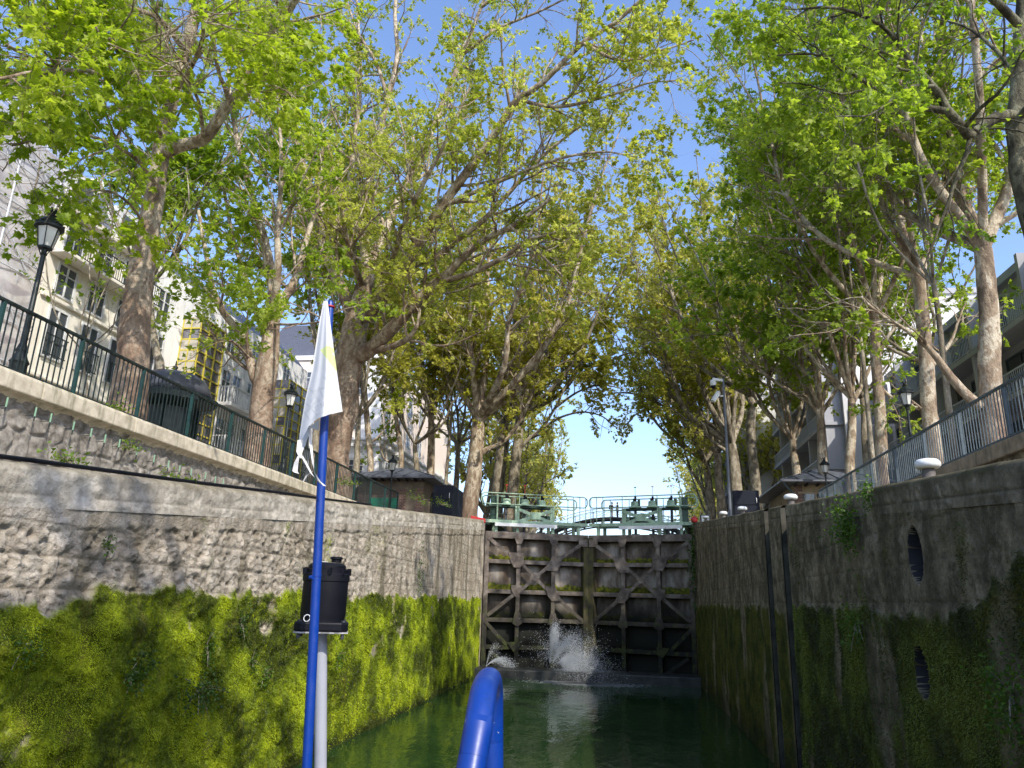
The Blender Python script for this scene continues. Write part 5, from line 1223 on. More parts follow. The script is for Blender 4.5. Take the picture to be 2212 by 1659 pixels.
def children(PP, RR, cnt, tmin, L, ang, upb, K, rng, wig=.16, rfac=.55, taper=.25, shrink=.6, tpow=1., bias=None):
    M_, K0 = RR.shape; idx = np.repeat(np.arange(M_), cnt); m = len(idx)
    t = tmin+(1-tmin)*rng.random(m)**tpow; f = t*(K0-1); i = np.minimum(f.astype(int), K0-2); w = (f-i)[:, None]
    p = PP[idx, i]*(1-w)+PP[idx, i+1]*w; tan = PP[idx, i+1]-PP[idx, i]; tan /= np.linalg.norm(tan, axis=1)[:, None]+1e-9
    r0 = RR[idx, i]*(1-w[:, 0])+RR[idx, i+1]*w[:, 0]
    q = rng.normal(0, 1, (m, 3)); q -= tan*np.sum(q*tan, 1)[:, None]; q /= np.linalg.norm(q, axis=1)[:, None]
    A = np.radians(ang[0]+(ang[1]-ang[0])*rng.random(m))[:, None]
    d = tan*np.cos(A)+q*np.sin(A)+np.array([0,0,upb])
    if bias is not None: d = d+bias
    d /= np.linalg.norm(d, axis=1)[:, None]
    ln = (L[0]+(L[1]-L[0])*rng.random(m))*(1.15-shrink*t); step = (ln/(K-1))[:, None]
    out = np.zeros((m, K, 3)); out[:, 0] = p
    for k in range(1, K):
        out[:, k] = out[:, k-1]+d*step; d = d+rng.normal(0, wig, (m, 3))+np.array([0,0,upb*.12]); d /= np.linalg.norm(d, axis=1)[:, None]
    rb = np.clip(np.minimum(r0*rfac, ln*.02+.004), .004, None); R2 = rb[:, None]*np.linspace(1, taper, K)[None]
    return out, R2
def make_tree(label, base, trunk, limbs, seed, leaf='m', size=.16, dens=1., leafmats=None, group=None, low=5.5, barkm=None, lv=(1.1,2.2,4.0), l1=(1.6,4.6), nleaf=6, trunk_n=20, droop=0., name='plane_tree', gap=.45, tone=0.):
    rng = np.random.default_rng(seed); base = np.array(base, float)
    g = thing(name, label, 'tree', base, group=group)
    Vs, Fs, lows = [], [], []; off = 0
    def addt(V, F):
        nonlocal off
        Vs.append(V); Fs.append(F+off); off += len(V)
    TP, TR = resample(trunk[0], trunk[1], 60); addt(*tubes(TP[None], TR[None], trunk_n, rng, .10 if trunk_n < 36 else .17, seed))
    LP = []; LR = []
    for P, r0, r1 in limbs:
        a, b = resample(P, np.linspace(r0**.8, r1**.8, len(P))**1.25, 26); a = a+np.cumsum(rng.normal(0, .012, a.shape), 0)*np.linspace(0, 1, 26)[:, None]; LP.append(a); LR.append(b)
    LP = np.array(LP); LR = np.array(LR); addt(*tubes(LP, LR, 12, rng, .07, seed+1))
    ll = np.linalg.norm(np.diff(LP, axis=1), axis=2).sum(1)
    c1 = np.maximum(2, (ll*lv[0]*dens+.5).astype(int))
    B1, R1 = children(LP, LR, c1, .18, l1, (28, 68), .22, 9, rng, .14); addt(*tubes(B1, R1, 6, rng))
    n1 = np.linalg.norm(np.diff(B1, axis=1), axis=2).sum(1)
    # the ends of the limbs carry twigs as well
    B2, R2 = children(B1, R1, np.maximum(2, (n1*lv[1]+.5).astype(int)), .12, (.7, 1.9), (30, 70), .05-droop, 6, rng, .2); addt(*tubes(B2, R2, 4, rng))
    n2 = np.linalg.norm(np.diff(B2, axis=1), axis=2).sum(1)
    B3, R3 = children(B2, R2, np.maximum(2, (n2*lv[2]+.5).astype(int)), .15, (.22, .62), (30, 75), -.05-droop, 3, rng, .25); addt(*tubes(B3, R3*.8, 3, rng))
    m3 = len(B3); idx = np.repeat(np.arange(m3), nleaf); t = rng.random(len(idx))*.9+.1; f = t*2; i = np.minimum(f.astype(int), 1); w = (f-i)[:, None]
    P = B3[idx, i]*(1-w)+B3[idx, i+1]*w+rng.normal(0, .035, (len(idx), 3)); D = B3[idx, 2]-B3[idx, 0]; D /= np.linalg.norm(D, axis=1)[:, None]+1e-9
    q = fbm(P[:, 0]*.85+P[:, 2]*.55+seed, P[:, 1]*.85-P[:, 2]*.6, seed+3, 3)+rng.normal(0, .05, len(P)); k = q > gap; P, D = P[k], D[k]
    S = size*np.clip(np.exp(rng.normal(-.05, .36, len(P))), .35, 1.9)
    big = fbm(P[:, 0]*.35+P[:, 2]*.2, P[:, 1]*.35+P[:, 2]*.25, seed, 3)
    val = np.clip(.5+(big-.5)*1.6+rng.normal(0, .2, len(P))+tone, 0, 1)
    V = np.concatenate(Vs); lowv = np.clip(1.25-(V[:, 2]-base[2])/low, 0, 1)
    link('trunk', np_mesh('trunk', V-base, np.concatenate(Fs), dict(low=lowv)), barkm or m_bark, g, True)
    link('crown', leaves_mesh('crown', P-base, D, S, val, leaf, rng), leafmats or m_leaf, g)
    return g, len(P)
def pxl(Y, pts): return [atY(p[0], p[1], Y+(p[2] if len(p) > 2 else 0)) for p in pts]
def auto_limbs(p0, r0, H, n, spread, rng, bias=(0, 0), az0=0, curve=.6):
    """n ascending limbs from the fork p0, reaching height H above it"""
    out = []
    for k in range(n):
        a = az0+2*math.pi*k/n+rng.normal(0, .25); sp = spread*(.55+.6*rng.random()); hh = H*(.72+.32*rng.random())
        d = np.array([math.cos(a), math.sin(a), 0])*sp+np.array([bias[0], bias[1], 0])
        pts = [p0+d*(t**curve)*(1+.05*rng.normal())+np.array([0, 0, hh*t**1.15])+rng.normal(0, .12, 3)*(t > 0) for t in np.linspace(0, 1, 6)]
        out.append((pts, r0*(.50+.2*rng.random()), .02))
        if k == 0: out.append(([p0]+[p0+np.array([bias[0]*.4*t, bias[1]*.4*t, H*t])+rng.normal(0, .25, 3) for t in (.25,.5,.75,1)], r0*.6, .025))
    return out
nL = 0
# --- A: the near tree on the left
XA = -10.75; YA = float(atX(276, 890, XA)[1]); bA = np.array([XA, YA, ZQ])
tr = [bA-(0,0,.2)]+pxl(YA, [(279,860),(286,800),(293,700),(303,600),(319,500),(338,400,-.1),(352,300,-.2),(372,210,-.4),(400,110,-.6),(424,20,-.8),(440,-70,-1),(450,-200,-1.2)])
tr[0][0] = tr[1][0]
A = lambda pts: pxl(YA, pts)
limbs = [(A([(358,328,-.2),(400,312,-.4),(440,300,-.6),(468,262,-.8),(488,232,-.9),(512,205,-1),(532,178,-1),(541,138,-1),(562,98,-1.2),(600,50,-1.6),(640,0,-2),(680,-70,-2.5)]), .155, .07),
         (A([(335,292,-.2),(302,268,-.6),(268,240,-1),(235,212,-1.6),(180,180,-2.6),(100,150,-3.6),(10,110,-4.6)]), .075, .03),
         (A([(424,25,-.8),(462,42,-.8),(495,32,-.9),(515,2,-1),(540,-40,-1.2),(560,-120,-1.5)]), .13, .06),
         (A([(372,210,-.4),(330,150,-2),(250,90,-4),(150,60,-5.5),(30,40,-6.5)]), .07, .02),
         (A([(352,300,-.2),(300,210,-2.2),(210,160,-4.2),(90,150,-5.8),(-20,170,-6.8)]), .06, .02),
         (A([(400,110,-.6),(340,40,-2.4),(240,10,-4.2),(110,-20,-5.6),(-20,-30,-6.4)]), .07, .02),
         (A([(338,400,-.1),(290,340,-2),(215,300,-3.4),(130,290,-4.6),(40,320,-5.4)]), .05, .015),
         (A([(319,500,0),(280,440,-1.2),(230,410,-2),(180,420,-2.6),(120,440,-3)]), .035, .012),
         (A([(372,210,-.4),(420,130,-2.5),(440,60,-4.2),(430,20,-5.6)]), .06, .02),
         (A([(440,300,-.6),(430,230,-2),(400,170,-3.5),(330,120,-5)]), .05, .015),
         (A([(440,-70,-1),(380,-130,-2),(280,-160,-3),(150,-190,-4)]), .09, .03),
         (A([(180,180,-2.6),(120,230,-3.4),(60,300,-4),(10,380,-4.4)]), .03, .01),
         (A([(488,232,-.9),(540,190,-1.8),(600,185,-2.6),(650,215,-3.2)]), .035, .012)]
_, n = make_tree('nearest plane tree on the left, stout mottled trunk behind the railing with bright green leaves', bA, (tr, [.52,.40,.365,.325,.29,.25,.21,.19,.16,.145,.135,.11,.06]), limbs, 11, 'n', .102, 1.25, m_leafn, lv=(1.5,2.5,4.6), l1=(1.2,3.4), nleaf=15, trunk_n=32, droop=.06, tone=.12); nL += n
# --- C: middle left tree
XC = -11.2; YC = float(atX(552, 1010, XC)[1]); bC = np.array([XC, YC, ZQ]); Cc = lambda pts: pxl(YC, pts)
tr = [bC-(0,0,.2)]+Cc([(555,985),(560,930),(567,860),(576,800),(583,750),(588,700)]); tr[0][0] = tr[1][0]
limbs = [(Cc([(571,835),(553,820),(538,775),(520,722),(478,667,-.5),(452,600,-1),(440,540,-1.2),(425,450,-1.4)]), .20, .05), (Cc([(586,715),(590,640),(580,560),(560,480),(530,380),(505,280),(490,150)]), .22, .05),
         (Cc([(588,705),(606,660),(640,600,.4),(662,520,.6),(690,420,.8),(700,280,1)]), .19, .05), (Cc([(583,750),(560,690,1),(530,600,1.6),(500,500,2),(480,380,2.4),(470,240,3)]), .13, .04),
         (Cc([(588,700),(600,590,-.8),(600,480,-1.2),(610,360,-1.6),(600,200,-2)]), .15, .04), (Cc([(540,775),(505,740,-1.2),(470,730,-2),(430,710,-2.6)]), .05, .015), (Cc([(588,700),(640,700,-1.5),(690,690,-2.5),(620,650,-3.4)]), .05, .015),
         (Cc([(478,667,-.5),(430,610,-1.2),(385,560,-1.8),(350,490,-2.2)]), .06, .015)]
_, n = make_tree('forked plane tree between the yellow framed bay and the giant plane', bC, (tr, [.50,.42,.39,.36,.35,.30,.26]), limbs, 12, 'm', .118, 1.2, m_leafr, nleaf=14, lv=(1.3,2.4,4.2), l1=(1.2,3.6), tone=.1); nL += n
# --- B: the giant plane
XB = -11.0; YB_ = float(atX(728, 1075, XB)[1]); bB = np.array([XB, YB_, ZQ]); B_ = lambda pts: pxl(YB_, pts)
tr = [bB-(0,0,.2)]+B_([(726,1055),(723,1000),(733,935),(741,880),(749,825),(756,770),(764,725),(775,665),(785,620)]); tr[0][0] = tr[1][0]
limbs = [(B_([(757,775),(795,758,-.4),(834,722,-.9),(878,674,-1.4),(922,628,-1.8),(960,595,-2.2),(990,562,-2.6),(1039,518,-3),(1102,488,-3.6),(1180,430,-4.2)]), .36, .06),
         (B_([(940,612,-2),(1019,590,-2.6),(1087,557,-3.2),(1136,522,-3.6),(1190,510,-4),(1260,480,-4.4)]), .13, .03),
         (B_([(778,665),(799,684,-.6),(830,622,-1.4),(858,586,-2),(902,532,-2.6),(951,449,-3.2),(1009,371,-3.8),(1068,293,-4.4),(1117,215,-5),(1166,186,-5.4),(1258,93,-6),(1332,49,-6.5),(1400,-10,-7)]), .30, .05),
         (B_([(940,560,-2.2),(985,520,-2.4),(1053,469,-2.8),(1102,415,-3),(1151,361,-3.2),(1220,300,-3.4),(1300,240,-3.6)]), .15, .03),
         (B_([(785,640),(794,600),(790,540),(780,464),(799,391),(814,312),(838,210),(858,122),(853,29),(860,-60)]), .30, .07),
         (B_([(785,630),(805,560,.5),(833,498,.8),(868,415,1),(912,332,1.4),(951,234,1.8),(1000,117,2.2),(1039,15,2.6),(1070,-60,3)]), .26, .06),
         (B_([(768,700),(745,640),(726,600),(697,527),(690,449),(663,390),(640,300),(605,170),(590,20)]), .30, .07),
         (B_([(765,560,.6),(752,440,.9),(765,300,1.2),(775,195,1.4),(770,80,1.6),(760,-60,1.8)]), .16, .05),
         (B_([(838,210),(810,130,.6),(770,60,1),(740,-40,1.4)]), .10, .03),
         (B_([(760,770),(845,748,-1),(885,728,-1.6),(905,700,-1.8),(910,670,-1.8)]), .16, .05),
         (B_([(1117,215,-5),(1200,230,-5.5),(1300,210,-6),(1400,180,-6.4),(1480,170,-6.8)]), .08, .02),
         (B_([(951,449,-3.2),(1060,400,-4),(1190,350,-5),(1290,330,-5.6),(1380,340,-6)]), .09, .02),
         (B_([(1258,93,-6),(1340,130,-6.4),(1430,110,-6.8),(1500,90,-7)]), .07, .02),
         (B_([(1000,117,2.2),(1080,60,1.6),(1180,20,1),(1290,-40,0)]), .10, .03),
         (B_([(1039,15,2.6),(1150,-60,2),(1280,-110,1),(1400,-120,0)]), .10, .03),
         (B_([(1102,488,-3.6),(1180,560,-4.2),(1240,620,-4.4),(1290,650,-4.4)]), .05, .015),
         (B_([(785,620),(760,560,-2),(740,480,-3.4),(720,380,-4.6),(690,260,-5.4)]), .14, .03),
         (B_([(830,622,-1.4),(860,520,-3.4),(900,420,-5),(960,300,-6.2),(1010,180,-7)]), .14, .03)]
_, n = make_tree('giant old plane tree with a thick burled trunk and many limbs, left of centre', bB, (tr, [.85,.62,.52,.54,.57,.58,.56,.50,.42,.36]), limbs, 13, 'm', .115, 1.35, m_leaf, nleaf=13, lv=(1.3,2.4,4.2), l1=(1.6,4.8), trunk_n=40, low=9, tone=.1); nL += n
# --- left row, farther
def row_tree(label, X, base_px, trunk_px, wpx, H, n, spread, seed, bias=(0,0), limbs_px=(), leaf='f', size=.175, dens=1.0, mats=None, barkm=None, low=4, lv=(1.15,2.1,3.8), nleaf=14, l1=(1.6,4.4), group=None, tone=0.):
    global nL
    Y = float(atX(base_px[0], base_px[1], X)[1]); b = np.array([X, Y, ZQ]); rng = np.random.default_rng(seed)
    t = pxl(Y, trunk_px); p0 = t[-1]; sc = 1600/Y; r = wpx/2/sc
    tr = [b-(0,0,.2)]+t; tr[0][0] = t[0][0]+(t[0][0]-t[1][0])*.3; R = [r*1.35]+list(np.linspace(r*1.05, r*.8, len(t)))
    limbs = auto_limbs(p0, r*.85, ZQ+H-p0[2], n, spread, rng, bias, rng.random()*6)
    for pts, a, c in limbs_px: limbs.append((pxl(Y, pts), a/2/sc, c/2/sc))
    _, k = make_tree(label, b, (tr, R), limbs, seed, leaf, size, dens, mats, group, low, barkm, lv, l1, nleaf, 16, tone=tone); nL += k
LG = 'plane trees along the left quay'; RG = 'plane trees along the right quay'
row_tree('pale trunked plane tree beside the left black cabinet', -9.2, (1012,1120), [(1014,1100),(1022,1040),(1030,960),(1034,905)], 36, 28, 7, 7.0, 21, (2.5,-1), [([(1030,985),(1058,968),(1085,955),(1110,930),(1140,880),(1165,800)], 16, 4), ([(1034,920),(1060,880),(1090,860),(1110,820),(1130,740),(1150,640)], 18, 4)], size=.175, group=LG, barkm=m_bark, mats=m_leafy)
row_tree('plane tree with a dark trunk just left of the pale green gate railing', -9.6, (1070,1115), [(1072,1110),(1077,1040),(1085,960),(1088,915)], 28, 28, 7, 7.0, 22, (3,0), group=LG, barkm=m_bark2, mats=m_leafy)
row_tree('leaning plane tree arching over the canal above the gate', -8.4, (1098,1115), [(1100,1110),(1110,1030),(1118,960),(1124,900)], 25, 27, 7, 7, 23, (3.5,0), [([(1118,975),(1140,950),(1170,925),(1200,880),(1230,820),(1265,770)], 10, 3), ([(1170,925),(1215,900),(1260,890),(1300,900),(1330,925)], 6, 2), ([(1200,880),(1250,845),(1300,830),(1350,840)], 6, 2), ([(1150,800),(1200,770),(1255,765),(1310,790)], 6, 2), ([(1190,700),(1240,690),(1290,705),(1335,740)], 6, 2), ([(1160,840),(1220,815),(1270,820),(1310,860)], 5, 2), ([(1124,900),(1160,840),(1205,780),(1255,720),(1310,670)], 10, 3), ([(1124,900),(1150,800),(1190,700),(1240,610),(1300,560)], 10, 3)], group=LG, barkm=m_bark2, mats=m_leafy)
row_tree('slender tan plane trunk standing in front of the corner building', -14.0, (800,1025), [(800,1018),(796,947),(788,849),(785,780)], 14, 22, 4, 3.6, 24, (0,0), [([(797,960),(825,935),(840,905)], 5, 2)], group=LG, low=2)
row_tree('slim tree right of the tan trunk before the corner building', -13.6, (868,1020), [(867,1005),(862,947),(852,878),(846,820)], 11, 20, 4, 3.4, 25, (0,0), [([(865,1000),(830,990),(818,940)], 5, 2)], group=LG, low=2, mats=m_leafr)
row_tree('plane tree rising behind the left lock house roof', -12.2, (930,1040), [(930,1030),(932,947),(930,880)], 17, 23, 5, 4.2, 26, (.8,0), group=LG, barkm=m_bark, mats=m_leafy)
row_tree('thin dark tree between the lock house and the cabinet', -11.0, (962,1060), [(963,1048),(970,960),(975,900)], 8, 17, 4, 3.2, 27, (.5,0), group=LG, barkm=m_bark2, low=2, mats=m_leafy)
row_tree('small crooked tree standing behind the nearest left trunk', -14.5, (345,860), [(345,820),(338,760),(328,700),(322,620)], 20, 17, 4, 3.4, 28, (0,0), leaf='m', size=.18, group=LG, low=3, barkm=m_bark2, mats=m_leafr)
row_tree('plane tree behind the flag, second row of the left quay', -15.0, (680,1010), [(682,960),(690,880),(700,800)], 18, 24, 5, 4.5, 29, (0,0), group=LG, barkm=m_bark2, mats=m_leafr)
row_tree('bushy young plane before the peach upper storeys of the corner building', -12.8, (900,1030), [(900,1030),(898,990),(896,960)], 12, 15, 6, 4.2, 48, (.5,-.5), group=LG, low=2, mats=m_leafy, barkm=m_bark2)
row_tree('low spreading plane filling the gap right of the corner building', -11.6, (985,1060), [(985,1060),(988,1000),(990,960)], 12, 17, 6, 4.8, 49, (1,0), group=LG, low=2, mats=m_leafy, barkm=m_bark2)
row_tree('bushy plane in front of the slate roofs, between the flag and the corner building', -14.2, (770,1020), [(770,1010),(772,960),(775,900)], 14, 19, 6, 4.4, 53, (0,0), group=LG, low=2, mats=m_leafy, barkm=m_bark2)
row_tree('leafy sapling with thin stems before the beige balconies', -14.0, (188,880), [(188,870),(182,800),(180,760)], 6, 9, 5, 2.0, 57, (0,0), (), 'm', .10, 1.0, m_leafr, group=LG, low=.5, barkm=m_bark2, l1=(.6,1.8), nleaf=5)
# --- right row
Y0R = 14.2; p_ = atY(2206, 300, Y0R); bR = np.array([p_[0]+.15, Y0R, ZQ]); Rr = lambda pts: pxl(Y0R, pts)
tr = [bR-(0,0,.2), bR+(0,0,2)]+Rr([(2214,400),(2203,330),(2196,262),(2203,169),(2208,60),(2212,-40),(2200,-160)])
limbs = [(Rr([(2192,252),(2170,250,-.2),(2147,256,-.4),(2118,278,-.5),(2096,294,-.6),(2074,264,-.8),(2050,237,-1),(2035,205,-1.1),(2020,186,-1.2),(1998,160,-1.3),(1977,140,-1.4),(1948,93,-1.6),(1914,55,-1.8),(1867,28,-2),(1808,10,-2.3),(1740,15,-2.6)]), .125, .02),
         (Rr([(2047,240,-1),(1999,233,-1),(1960,230,-1.1),(1935,224,-1.2),(1893,190,-1.4),(1850,157,-1.7),(1808,127,-2),(1740,110,-2.4),(1670,110,-2.8)]), .07, .015),
         (Rr([(1935,228,-1.2),(1920,270,-1),(1900,310,-.9),(1850,345,-.8),(1790,355,-.8)]), .035, .01),
         (Rr([(1977,140,-1.4),(1900,110,-1.6),(1850,96,-1.8),(1760,60,-2.2)]), .035, .01),
         (Rr([(2208,60),(2120,-20,-1),(2000,-60,-2),(1850,-80,-2.6),(1700,-60,-3)]), .09, .02),
         (Rr([(2212,-40),(2100,-130,1),(1950,-180,2)]), .08, .02),
         (Rr([(1893,190,-1.4),(1820,200,-1.6),(1750,180,-2),(1680,170,-2.4)]), .03, .01),
         (Rr([(2203,169),(2150,110,1),(2080,60,2),(2000,40,3)]), .06, .015), (Rr([(2020,186,-1.2),(1960,190,-1.8),(1880,250,-2.6),(1800,260,-3.2)]), .035, .01),
         (Rr([(2196,262),(2260,180,-1),(2330,90,-2)]), .08, .02)]
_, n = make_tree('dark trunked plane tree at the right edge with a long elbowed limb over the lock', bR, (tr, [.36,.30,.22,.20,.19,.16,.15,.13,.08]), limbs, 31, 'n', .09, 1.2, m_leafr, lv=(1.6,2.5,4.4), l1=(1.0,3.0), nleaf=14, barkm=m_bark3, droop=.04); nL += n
row_tree('stout plane tree behind the right railing near the right edge', 9.3, (2150,960), [(2147,930),(2143,860),(2137,790),(2138,716),(2134,640),(2124,540)], 45, 24, 5, 4.5, 32, (-1,0), [([(2122,540),(2100,480),(2079,423),(2058,339),(2040,220),(2020,80)], 24, 6), ([(2124,530),(2160,466),(2189,372),(2200,250)], 24, 6), ([(2120,880),(2085,850),(2053,812),(2025,775),(1998,747),(1950,710),(1899,680),(1850,640)], 22, 5)], 'm', .115, 1.2, m_leafr, low=3, group=RG)
row_tree('pale plane trunk with stubby side branch beside the right lamp post', 9.3, (2018,1020), [(2018,1000),(2012,920),(2006,880),(2001,790),(1993,690),(1985,600)], 32, 23, 5, 4.6, 33, (-1.5,0), [([(2008,892),(1985,882),(1962,876),(1950,860)], 11, 4), ([(2003,800),(2030,770),(2060,730),(2090,650)], 14, 3)], 'm', .115, 1.2, m_leafr, low=2, group=RG)
row_tree('slim dark tree between the pale trunk and the stout tree on the right', 8.6, (2058,980), [(2054,920),(2039,785),(2028,690),(2018,620)], 13, 17, 4, 3.6, 34, (-.8,-.5), [([(2018,620),(1999,529),(1990,423),(2000,330)], 9, 3)], 'm', .13, .95, m_leafr, low=2, group=RG, barkm=m_bark2)
row_tree('plane trunk with a bulging base left of the right lamp post', 9.3, (1906,1040), [(1906,1030),(1904,960),(1900,880),(1893,790),(1888,692)], 25, 24, 5, 4.6, 35, (-1.5,0), [([(1896,830),(1915,850),(1935,862)], 10, 4), ([(1892,780),(1915,730),(1940,690),(1960,610)], 11, 3)], 'm', .115, 1.2, m_leafr, low=2, group=RG)
row_tree('slim trunk close to the bulging trunk on the right quay', 8.6, (1889,1045), [(1889,1035),(1875,890),(1861,750),(1845,680)], 10, 17, 4, 3.4, 36, (-.5,0), [([(1858,740),(1800,700),(1740,690),(1680,640)], 5, 2)], 'm', .135, .95, m_leafr, low=1, group=RG, barkm=m_bark2)
row_tree('sunlit forked plane behind the right lock house', 9.3, (1836,1050), [(1836,1015),(1840,930),(1840,862)], 19, 24, 5, 4.4, 37, (-1.5,0), [([(1840,865),(1828,790),(1826,716),(1815,620)], 12, 3), ([(1842,870),(1866,822),(1890,760),(1900,660)], 11, 3)], 'f', .165, 1.05, m_leafr, low=1, group=RG)
row_tree('many branched plane rising over the lock house ridge', 9.3, (1778,1060), [(1777,1000),(1774,930),(1772,885)], 18, 24, 5, 4.6, 38, (-2,0), [([(1773,900),(1744,855),(1732,785),(1722,690)], 10, 3), ([(1776,890),(1800,850),(1818,785),(1830,700)], 10, 3)], 'f', .17, 1.05, m_leafr, low=1, group=RG)
row_tree('pale twin stemmed tree left of the lock house chimney ridge', 9.3, (1722,1070), [(1722,1030),(1715,985),(1712,950)], 16, 22, 4, 4, 39, (-2,0), [([(1712,960),(1697,904),(1687,819),(1680,720)], 7, 2), ([(1715,960),(1735,905),(1750,850)], 7, 2)], 'f', .18, 1.0, m_leaf, low=1, group=RG)
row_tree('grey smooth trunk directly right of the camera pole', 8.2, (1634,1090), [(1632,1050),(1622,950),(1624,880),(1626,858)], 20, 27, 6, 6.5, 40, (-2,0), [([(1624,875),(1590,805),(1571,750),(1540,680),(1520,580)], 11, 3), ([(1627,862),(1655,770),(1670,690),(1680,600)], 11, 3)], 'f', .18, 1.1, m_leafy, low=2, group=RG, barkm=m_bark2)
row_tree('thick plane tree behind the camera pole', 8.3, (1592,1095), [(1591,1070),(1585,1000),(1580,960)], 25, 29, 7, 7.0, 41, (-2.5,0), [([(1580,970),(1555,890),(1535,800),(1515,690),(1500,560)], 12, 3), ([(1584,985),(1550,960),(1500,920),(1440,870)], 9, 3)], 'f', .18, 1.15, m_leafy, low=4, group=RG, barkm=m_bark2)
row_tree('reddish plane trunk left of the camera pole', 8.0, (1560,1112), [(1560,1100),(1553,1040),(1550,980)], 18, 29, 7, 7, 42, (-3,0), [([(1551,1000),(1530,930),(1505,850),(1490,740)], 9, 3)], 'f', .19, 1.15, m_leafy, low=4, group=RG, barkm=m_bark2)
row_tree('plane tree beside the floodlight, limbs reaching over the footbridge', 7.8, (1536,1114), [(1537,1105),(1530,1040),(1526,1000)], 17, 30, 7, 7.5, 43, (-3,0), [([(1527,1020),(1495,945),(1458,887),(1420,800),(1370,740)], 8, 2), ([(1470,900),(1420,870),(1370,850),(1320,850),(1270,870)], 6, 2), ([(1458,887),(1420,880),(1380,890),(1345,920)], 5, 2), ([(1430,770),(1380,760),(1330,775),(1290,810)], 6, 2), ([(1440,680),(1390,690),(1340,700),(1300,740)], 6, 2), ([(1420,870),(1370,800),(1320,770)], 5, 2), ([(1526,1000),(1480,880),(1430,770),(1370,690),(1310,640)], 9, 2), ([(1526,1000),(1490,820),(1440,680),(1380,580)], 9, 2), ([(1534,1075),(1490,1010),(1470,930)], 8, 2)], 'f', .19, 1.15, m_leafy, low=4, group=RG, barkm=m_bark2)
bT = np.array([9.2, -3.9, ZQ]); T_ = lambda *p: [np.array(q, float)+np.array((0, 2.6, -3.4)) for q in p]  # unseen tree added beside the boat, crown shaped to shade the left wall
make_tree('high branched unseen plane tree added on the right quay to shade the left wall', bT, ([bT-(0,0,.2), bT+(0,0,4), bT+(-.5,0,7.5)], [.45,.34,.26]),
          [(T_((8.7,-6.5,16.4),(7.5,-6.5,18.0),(6.2,-6.4,18.4),(5.0,-6.3,17.5),(4.2,-6.2,16.6)), .16, .03), (T_((8.7,-6.5,16.4),(7.6,-7.0,18.2),(6.4,-7.3,18.6),(5.2,-7.2,17.8)), .12, .03), (T_((8.7,-6.5,16.4),(7.6,-5.8,18.2),(6.3,-5.4,18.6),(5.2,-5.2,17.8)), .12, .03),
           (T_((6.2,-6.4,18.4),(5.4,-6.6,18.6),(4.6,-6.6,18.2)), .07, .02), (T_((8.7,-6.5,16.4),(9.0,-6.3,18.5),(9.3,-6.5,21.5)), .13, .03), (T_((8.7,-6.5,16.4),(9.8,-7,18),(10.6,-7.4,20)), .12, .03)], 47, 'm', .16, 1.5, m_leafr, RG, 4, m_bark2, (1.6,2.4,3.8), (.5,1.25), 9, 14, gap=.40)
row_tree('leafy second row plane behind the pale trunk on the right', 12.2, (2010,900), [(2010,890),(2006,830),(2004,790)], 14, 15, 6, 4.0, 58, (-.6,0), (), 'm', .13, 1.1, m_leafr, group=RG, low=2, barkm=m_bark2)
row_tree('leafy second row plane before the grey balconies left of the bulging trunk', 12.2, (1868,970), [(1868,960),(1866,900),(1862,860)], 12, 16, 6, 4.0, 59, (-.6,0), (), 'f', .15, 1.1, m_leafr, group=RG, low=2, barkm=m_bark2)
# --- far trees closing the view, copies of two yellow green ones
def far_tree(label, loc, seed, H, spread):
    rng = np.random.default_rng(seed); b = np.array(loc, float); p0 = b+np.array([0,0,H*.22])
    tr = ([b-(0,0,.2), b+(0,0,H*.1), p0], [.5,.42,.36])
    return make_tree(label, b, tr, auto_limbs(p0, .34, H*.75, 6, spread, rng), seed, 'f', .27, 1.1, m_leafy, 'yellow green trees far along the canal', 3, m_bark2, (1.1,1.9,3.0), (1.8,4.6), 9, 8, name='canal_tree', tone=.1)[0]
f1 = far_tree('yellow green tree far behind the left end of the gate', (-11, 82, ZQ), 51, 24, 6.0)
f2 = far_tree('yellow green tree far behind the right end of the gate', (11.5, 92, ZQ), 52, 26, 6.5)
for i, (proto, loc, l, s) in enumerate([(f1, (-13.5,104,ZQ), 'distant yellow tree behind the left foot of the footbridge', .95), (f2, (-15,128,ZQ), 'hazy distant tree far left of the footbridge', 1.1), (f1, (13,112,ZQ), 'distant yellow tree right of the footbridge', 1.0),
                              (f2, (15,138,ZQ), 'hazy distant tree far right of the footbridge', 1.1), (f1, (-12,66,ZQ), 'bushy yellow green tree behind the leaning plane on the left', .8), (f2, (13.5,76,ZQ), 'bushy yellow green tree behind the reddish trunk on the right', .9),
                              (f2, (-19,150,ZQ), 'farthest tree closing the left side of the canal', 1.2), (f1, (20,160,ZQ), 'farthest tree closing the right side of the canal', 1.2)]):
    dup(proto, loc, 1.3*i+.6, l, s)
open('/tmp/leaves','w').write(str(nL))
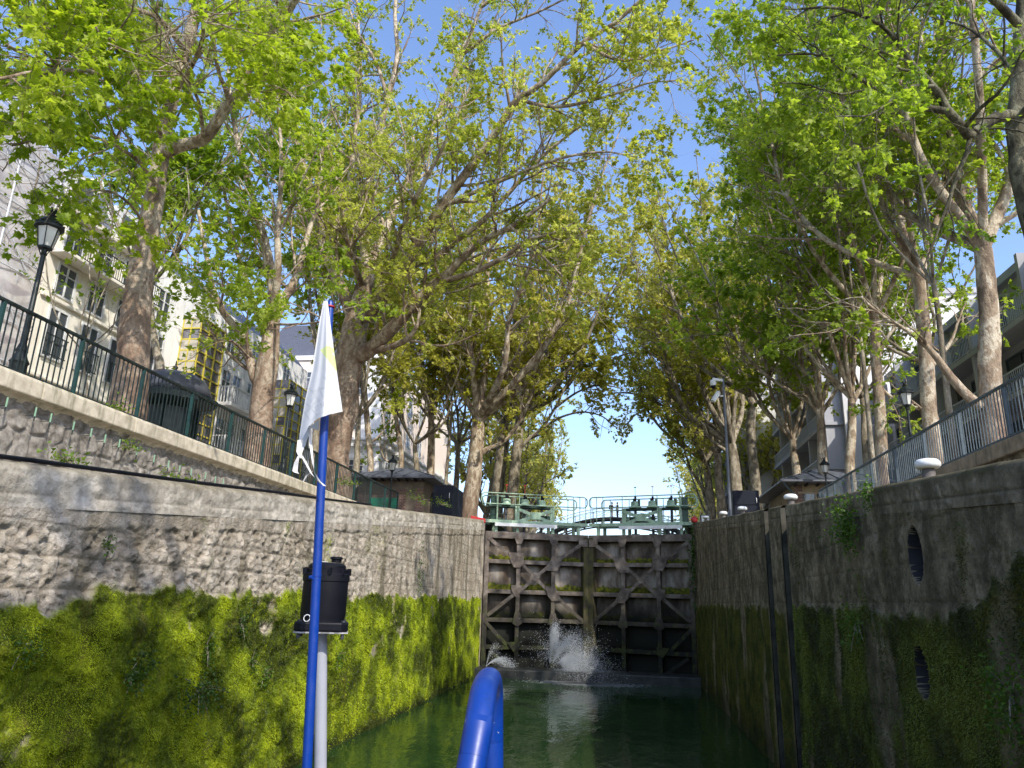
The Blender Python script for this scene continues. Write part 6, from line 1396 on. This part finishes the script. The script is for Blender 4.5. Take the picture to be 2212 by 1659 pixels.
# ------------------------------------------------------------------ small plants on walls and edges
def wall_plant(name, label, cat, loc, seed, n, spread, size, mat, nx=(1,0,0), hang=.3, kind='m', group=None):
    rng = np.random.default_rng(seed); g = thing(name, label, cat, loc, group=group); nx = np.array(nx, float)
    P = rng.normal(0, 1, (n, 3))*np.array(spread); P = P-nx*np.minimum(0, P@nx)[:, None]+nx*.02; P[:, 2] -= hang*np.abs(rng.normal(0, 1, n))*spread[2]
    D = nx+rng.normal(0, .7, (n, 3)); D /= np.linalg.norm(D, axis=1)[:, None]; S = size*(.5+.8*rng.random(n))
    link('leaves', leaves_mesh('leaves', P, D, S, np.clip(rng.normal(.5, .25, n), 0, 1), kind, rng, .4), mat, g)
    mb = MB()
    for k in range(10):
        q = P[rng.integers(0, n)]; mb.tube([np.zeros(3)-nx*.02, q*.5+np.array([0,0,.03]), q], [.006,.004,.002], 4)
    mb.build('stems', m_bark2, g); return g
GL_ = 'ferns and ivy tufts on the sunlit lock wall'
for i, (x, y, n, sp, sz, m, l) in enumerate([(430,1490,170,(.08,.26,.13),.06,m_ivy,'wide dark ivy tuft in the middle of the mossy wall'), (302,1430,90,(.06,.13,.10),.055,m_ivy,'dark fern tuft on the mossy wall left of the ivy'), (447,1400,60,(.05,.05,.12),.05,m_weed,'pale green fern hanging above the wide ivy tuft'),
        (285,1462,60,(.05,.08,.06),.05,m_weed,'light green fern low on the left part of the mossy wall'), (520,1345,50,(.05,.06,.13),.05,m_ivy,'small dark fern just left of the flagpole'), (735,1330,90,(.05,.16,.14),.05,m_ivy,'leafy tuft on the moss just right of the signal light'),
        (728,1420,60,(.05,.12,.10),.05,m_weed,'green tuft low on the wall right of the grey post'), (905,1240,60,(.05,.14,.34),.06,m_weed,'yellow green trailing plant far along the sunlit wall'), (228,1175,26,(.03,.05,.06),.05,m_weed,'small weed growing from the bare upper stones at left'),
        (55,1400,50,(.05,.10,.08),.05,m_weed,'pale fern tuft low at the far left of the wall'), (570,1460,50,(.05,.09,.09),.05,m_weed,'light fern halfway between the ivy and the flagpole'), (545,1430,45,(.05,.07,.10),.045,m_ivy,'small dark tuft under the fern left of the flagpole')]):
    p = atX(x, y, XL+.10); wall_plant('wall_fern', l, 'fern', p, 60+i, n*3, sp, sz*.62, m_fern if m is m_weed else m, group=GL_)
p = atX(1835, 1128, XR-.06); wall_plant('wall_fern', 'bright green fern clump high on the shaded right wall', 'fern', p, 81, 900, (.09,.17,.15), .036, m_fern, (-1,0,0))
p = atX(1880, 1062, XR-.02); wall_plant('wall_fern', 'small weed hanging from the edge of the right wall above the fern', 'fern', p, 82, 160, (.04,.10,.09), .035, m_fern, (-1,0,0))
p = atX(2180, 1500, XR-.06); wall_plant('wall_fern', 'green fern patch low on the right wall near the picture edge', 'fern', p, 83, 380, (.05,.16,.16), .035, m_fern, (-1,0,0))
p = atX(1850, 1345, XR-.06); wall_plant('wall_fern', 'dark fern tuft halfway down the right wall', 'fern', p, 84, 260, (.05,.14,.12), .035, m_fern, (-1,0,0))
p = atX(1523, 1185, XR-.05); wall_plant('ivy', 'dark ivy hanging at the end of the right wall beside the gate', 'ivy', np.array([XR-.05, 27.6, p[2]]), 85, 500, (.10,.22,.75), .085, m_ivy, (-1,0,0), kind='f')
for i, (x, y, X, n, sp, l) in enumerate([(252,886,XW_L+.10,60,(.08,.16,.10),'yellow green weed growing at the foot of the railing'), (282,972,XW_L+.25,50,(.10,.14,.08),'weed tuft at the foot of the rubble wall'), (762,1046,XW_L+.3,40,(.10,.14,.08),'weed beside the end of the parapet') ,
        (905,1083,XL-.25,90,(.10,.55,.10),'weeds along the wall top before the lock house'), (955,1090,XL-.3,60,(.10,.55,.10),'weeds along the wall top before the left cabinet'), (745,1048,XL-.12,40,(.06,.10,.06),'weed tuft on the wall top right of the flagpole'), (150,1000,XL-.30,50,(.06,.14,.07),'low weed tuft by the hose on the wall top'), (395,1040,XL-.25,60,(.06,.25,.06),'broad leaved weed on the wall top under the parapet')]):
    p = atX(x, y, X); wall_plant('weed', l, 'weed', p, 90+i, int(n*1.8), sp, .06 if i < 3 else .045, m_weed, (0,0,1), 0, group='weeds on wall tops and edges')
